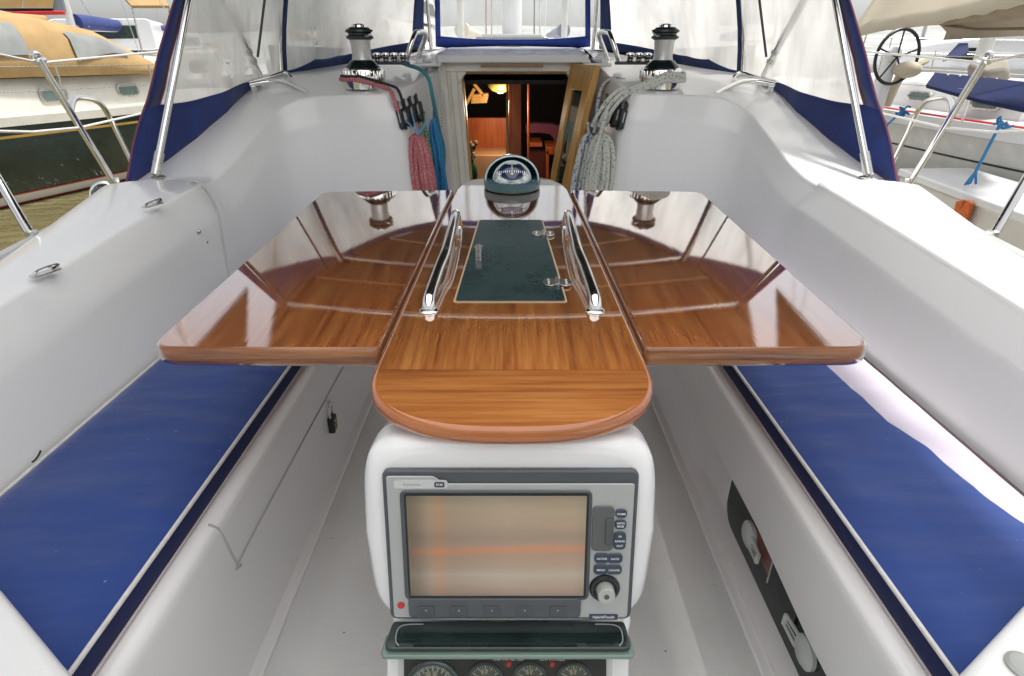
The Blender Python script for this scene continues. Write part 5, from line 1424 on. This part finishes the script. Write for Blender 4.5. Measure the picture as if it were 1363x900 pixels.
# --- further boats
spec = [
 ('motorboat','white motorboat with dark side windows behind the tan dodger', (-11.5,19,0), R(200), 10, 3.5, 1.2, None, (.25,.8,.8), 3),
 ('sailing_yacht','pale yacht with a tan sail cover beyond the left dodger window', (-7.2,21,0), R(-85), 11, 3.4, 1.2, .55, (.3,.75,.4), 4),
 ('sailing_yacht','white yacht seen straight ahead through the front window, left of the mast', (-1.3,17.5,0), R(-94), 11, 3.5, 1.2, .55, (.3,.75,.4), 4),
 ('sailing_yacht','white yacht with navy sail cover ahead of the front window, right of the mast', (1.5,19.5,0), R(-87), 12, 3.6, 1.25, .55, (.3,.75,.42), 4),
 ('sailing_yacht','white yacht beyond the starboard quarter window', (7.5,21,0), R(-95), 11, 3.5, 1.2, .5, (.3,.75,.4), 4),
 ('motorboat','white motor cruiser behind the wheel of the right-hand yacht', (13.2,15.5,0), R(170), 13, 3.9, 1.5, None, (.15,.85,.7), 5),
 ('sailing_yacht','white yacht at the far right beyond the cream awning', (16.5,15,0), R(90), 12, 3.7, 1.25, .6, (.3,.75,.45), 4),
 ('sailing_yacht','cream yacht at the far left with red trimmed brown seats', (-13.2,11.0,0), R(-100), 12, 3.6, 1.3, .6, (.3,.8,.45), 4),
 ('motorboat','tall white motor cruiser far ahead between the masts', (-3.9,21,0), R(84), 12, 3.8, 1.7, None, (.2,.8,1.1), 4),
 ('motorboat','tall white motor cruiser far ahead on the right', (4.6,22,0), R(95), 12, 3.9, 1.7, None, (.2,.8,1.1), 4),
]
for q, (x_, y_, a_2, mot) in enumerate(((-4.5,40,-90,0),(-9,44,-88,0),(-14,46,-92,0),(-20,40,-90,0),(-26,36,-80,1),(-30,30,-95,0),(4.8,42,-91,0),(10,45,-90,0),(16,40,-88,0),(22,34,85,0),(28,28,88,1),(22,22,90,0),(-19,24,-100,0),(-23,16,-98,0),(.5,46,-90,0),(-16.5,31,-85,1),(33,38,-90,0))):
    spec.append(('motorboat' if mot else 'sailing_yacht', ['far white yacht','far cream yacht','distant white yacht','distant pale yacht'][q%4]+' '+['straight ahead left of our mast','ahead beyond the left quarter window','ahead at the left with a cream sail cover','moored left, half hidden by nearer masts','with dark windows at the far left','with navy sail cover at the far left','just right of our mast','ahead beyond the right quarter window','ahead at the right with cream sail cover','beyond the wheel of the right-hand yacht','with dark windows at the far right','beyond the cream awning at the right','beyond the tan awning at the left','behind the ochre cockpit cover','directly behind our mast','with dark windows ahead on the left','furthest away on the right'][q], (x_,y_,0), R(a_2), 11+q%3, 3.5, 1.25+.1*(q%3), None if mot else .55, (.25,.78,.8 if mot else .42), 3))
spec.append(('sailing_yacht','white yacht crowding close behind the tan dodger of the green yacht', (-11.2,16.5,0), R(-97), 11, 3.4, 1.35, .5, (.3,.75,.5), 4))
covers = [navy, tancanvas, creamcanvas, navy]
for i, (nm, lb, og, an, L, bmw, fr2, mx2, cb2, po) in enumerate(spec):
    r_ = boat(nm, lb, og, an, L, bmw, fr2, gel2 if i % 3 else pm('off_white_hull',(.66,.64,.58),.3), gel if i % 2 else cream, cabin=cb2, mastx=mx2, masth=12+i % 3, ports=po, detail=False, grp='boats moored further along the marina' if i < 10 else 'distant boats across the marina', cover=covers[i % 4], stripe=(pm('blue_stripe',(.02,.05,.2),.4),.78,.83) if i % 2 else None, rails=i < 6)
    if mx2 is None:      # flybridge windows
        b, W_ = r_[0], r_[1]
        g = G(); g.prism(roundpoly([(-1.0,fr2+cb2[2]*1.0),(2.2,fr2+cb2[2]),(1.4,fr2+cb2[2]+.75),(-1.0,fr2+cb2[2]+.8)],.15), -1.1, 1.1, fn=lambda x,z,y: W_(x,y,z)); fly = obj('flybridge', g, gel2, b, bevel=.05)
        g = G(); g.prism([(-.6,fr2+cb2[2]+.3),(1.6,fr2+cb2[2]+.25),(1.3,fr2+cb2[2]+.6),(-.6,fr2+cb2[2]+.62)], -1.12, 1.12, fn=lambda x,z,y: W_(x,y,z)); obj('window', g, smoked, fly)
# tan awning seen top left of the canvas, and brown cockpit cover upper left corner
aw = thing('tan_awning', 'small tan awning on poles beyond the left canvas edge', 'awning', at(197,10,Y=15))
g = G(); q = [at(162,-4,Y=15),at(215,-6,Y=15),at(226,11,Y=14.2),at(176,11,Y=14.2)]
g.add(q+[p+Vector((0,0,.05)) for p in q], [(0,1,2,3),(7,6,5,4),(0,4,5,1),(1,5,6,2),(2,6,7,3),(3,7,4,0)]); obj('cloth', g, tancanvas, aw)
g = G(); g.tube([at(176,11,Y=14.2),at(200,118,Y=14.2)], .02, 6); g.tube([at(225,11,Y=14.2),at(222,110,Y=14.2)], .02, 6); obj('pole', g, chrome2, aw)
ck = thing('covered_cockpit', 'brown and tan cockpit canvas with red piping at the top left corner', 'canvas cover', at(30,18,Y=11))
g = G()
for x0_, x1_ in ((-8,26),(30,68)):
    q = [at(x0_,10,Y=11),at(x1_,10,Y=11),at(x1_+3,-12,Y=11.3),at(x0_+2,-12,Y=11.3)]; g.add(q+[p+Vector((0,.05,0)) for p in q], [(0,1,2,3),(7,6,5,4),(0,4,5,1),(1,5,6,2),(2,6,7,3),(3,7,4,0)])
obj('panel', g, pm('ochre_canvas',(.20,.12,.03),.8), ck)
g = G(); g.tube([at(-8,18,Y=11),at(86,17,Y=11)], .03, 6); obj('red_piping', g, red, ck)
q = [at(70,16,Y=11.1),at(86,16,Y=11.1),at(80,-10,Y=11.3),at(73,-10,Y=11.3)]; g = G(); g.add(q+[p+Vector((0,.05,0)) for p in q], [(0,1,2,3),(7,6,5,4),(0,4,5,1),(1,5,6,2),(2,6,7,3),(3,7,4,0)]); obj('side_flap', g, pm('slate_canvas',(.10,.12,.14),.8), ck)
q = [at(-8,17,Y=11.2),at(70,16,Y=11.2),at(70,11,Y=11.2),at(-8,11,Y=11.2)]; g = G(); g.add(q+[p+Vector((0,.05,0)) for p in q], [(0,1,2,3),(7,6,5,4),(0,4,5,1),(1,5,6,2),(2,6,7,3),(3,7,4,0)]); obj('dark_band', g, black, ck)

# ------------------------------------------------------------------ water, shore
m, nt, b = _nodes('harbour_water')
n = noise_node(nt, .8, 5); r = ramp(nt, n.outputs[0], [(.35,(.10,.085,.035)),(.65,(.16,.14,.065))]); nt.links.new(r.outputs[0], b.inputs['Base Color'])
b.inputs['Roughness'].default_value = .08; b.inputs['IOR'].default_value = 1.33
n1 = noise_node(nt, 3.2, 4, stretch=(1,1.8,1)); bp = nt.nodes.new('ShaderNodeBump'); bp.inputs['Strength'].default_value = .6; bp.inputs['Distance'].default_value = .12
nt.links.new(n1.outputs[0], bp.inputs['Height']); nt.links.new(bp.outputs[0], b.inputs['Normal'])
g = G(); g.add([(-1500,-600,WATER),(1500,-600,WATER),(1500,2500,WATER),(-1500,2500,WATER)], [(0,1,2,3)])
tag(obj('water', g, m, loc=(0,0,WATER), smooth=0, recalc=False), kind='structure')
g = G(); rows = []
for k, (y, h) in enumerate(((90,-.3),(94,1.2),(130,3.5),(200,9),(320,12))):
    rows.append([Vector((-500+i*20, y+4*noise.noise(Vector((i*.4,k,0))), WATER+h+(h*.5)*noise.noise(Vector((i*.35,k*2.2,4))))) for i in range(51)])
g.grid(rows); tag(obj('shore', g, pm('shore_haze',(.33,.34,.32),.9,var=.25,vs=.15), loc=(0,100,WATER)), kind='structure')

# ------------------------------------------------------------------ camera, light, render
for o in ROOTS: o.location.z += EYE
cam = bpy.data.cameras.new('camera'); co = bpy.data.objects.new('camera', cam); COL.objects.link(co)
cam.lens = 20; cam.sensor_width = 36; cam.clip_start = .02; cam.clip_end = 5000
co.location = (0,0,EYE); co.rotation_euler = (math.pi/2-PIT, 0, 0)
SC.camera = co
SUN_EL, SUN_AZ = R(71), R(70)    # azimuth clockwise from +Y (ahead): sun high on the right
w = bpy.data.worlds.new('World'); SC.world = w; w.use_nodes = True; nt = w.node_tree
bg = nt.nodes['Background']; sky = nt.nodes.new('ShaderNodeTexSky'); sky.sky_type = 'NISHITA'; sky.sun_disc = False
sky.sun_elevation = SUN_EL; sky.sun_rotation = SUN_AZ; sky.air_density = 1.0; sky.dust_density = 3.0; sky.ozone_density = .6
hs = nt.nodes.new('ShaderNodeHueSaturation'); hs.inputs['Saturation'].default_value = .22; nt.links.new(sky.outputs[0], hs.inputs['Color'])
nt.links.new(hs.outputs[0], bg.inputs[0]); bg.inputs[1].default_value = .078
sl = bpy.data.lights.new('sun', 'SUN'); sl.energy = 2.0; sl.angle = R(6); sl.color = (1,.97,.93)
so_ = bpy.data.objects.new('sun', sl); COL.objects.link(so_)
d = Vector((math.sin(SUN_AZ)*math.cos(SUN_EL), math.cos(SUN_AZ)*math.cos(SUN_EL), math.sin(SUN_EL)))
so_.rotation_euler = (-d).to_track_quat('-Z','Y').to_euler(); so_.location = (5,5,20)
SC.render.engine = 'CYCLES'
SC.view_settings.view_transform = 'Standard'; SC.view_settings.look = 'None'; SC.view_settings.exposure = 1.36; SC.view_settings.gamma = 1
SC.cycles.max_bounces = 8; SC.cycles.transparent_max_bounces = 12; SC.cycles.diffuse_bounces = 5
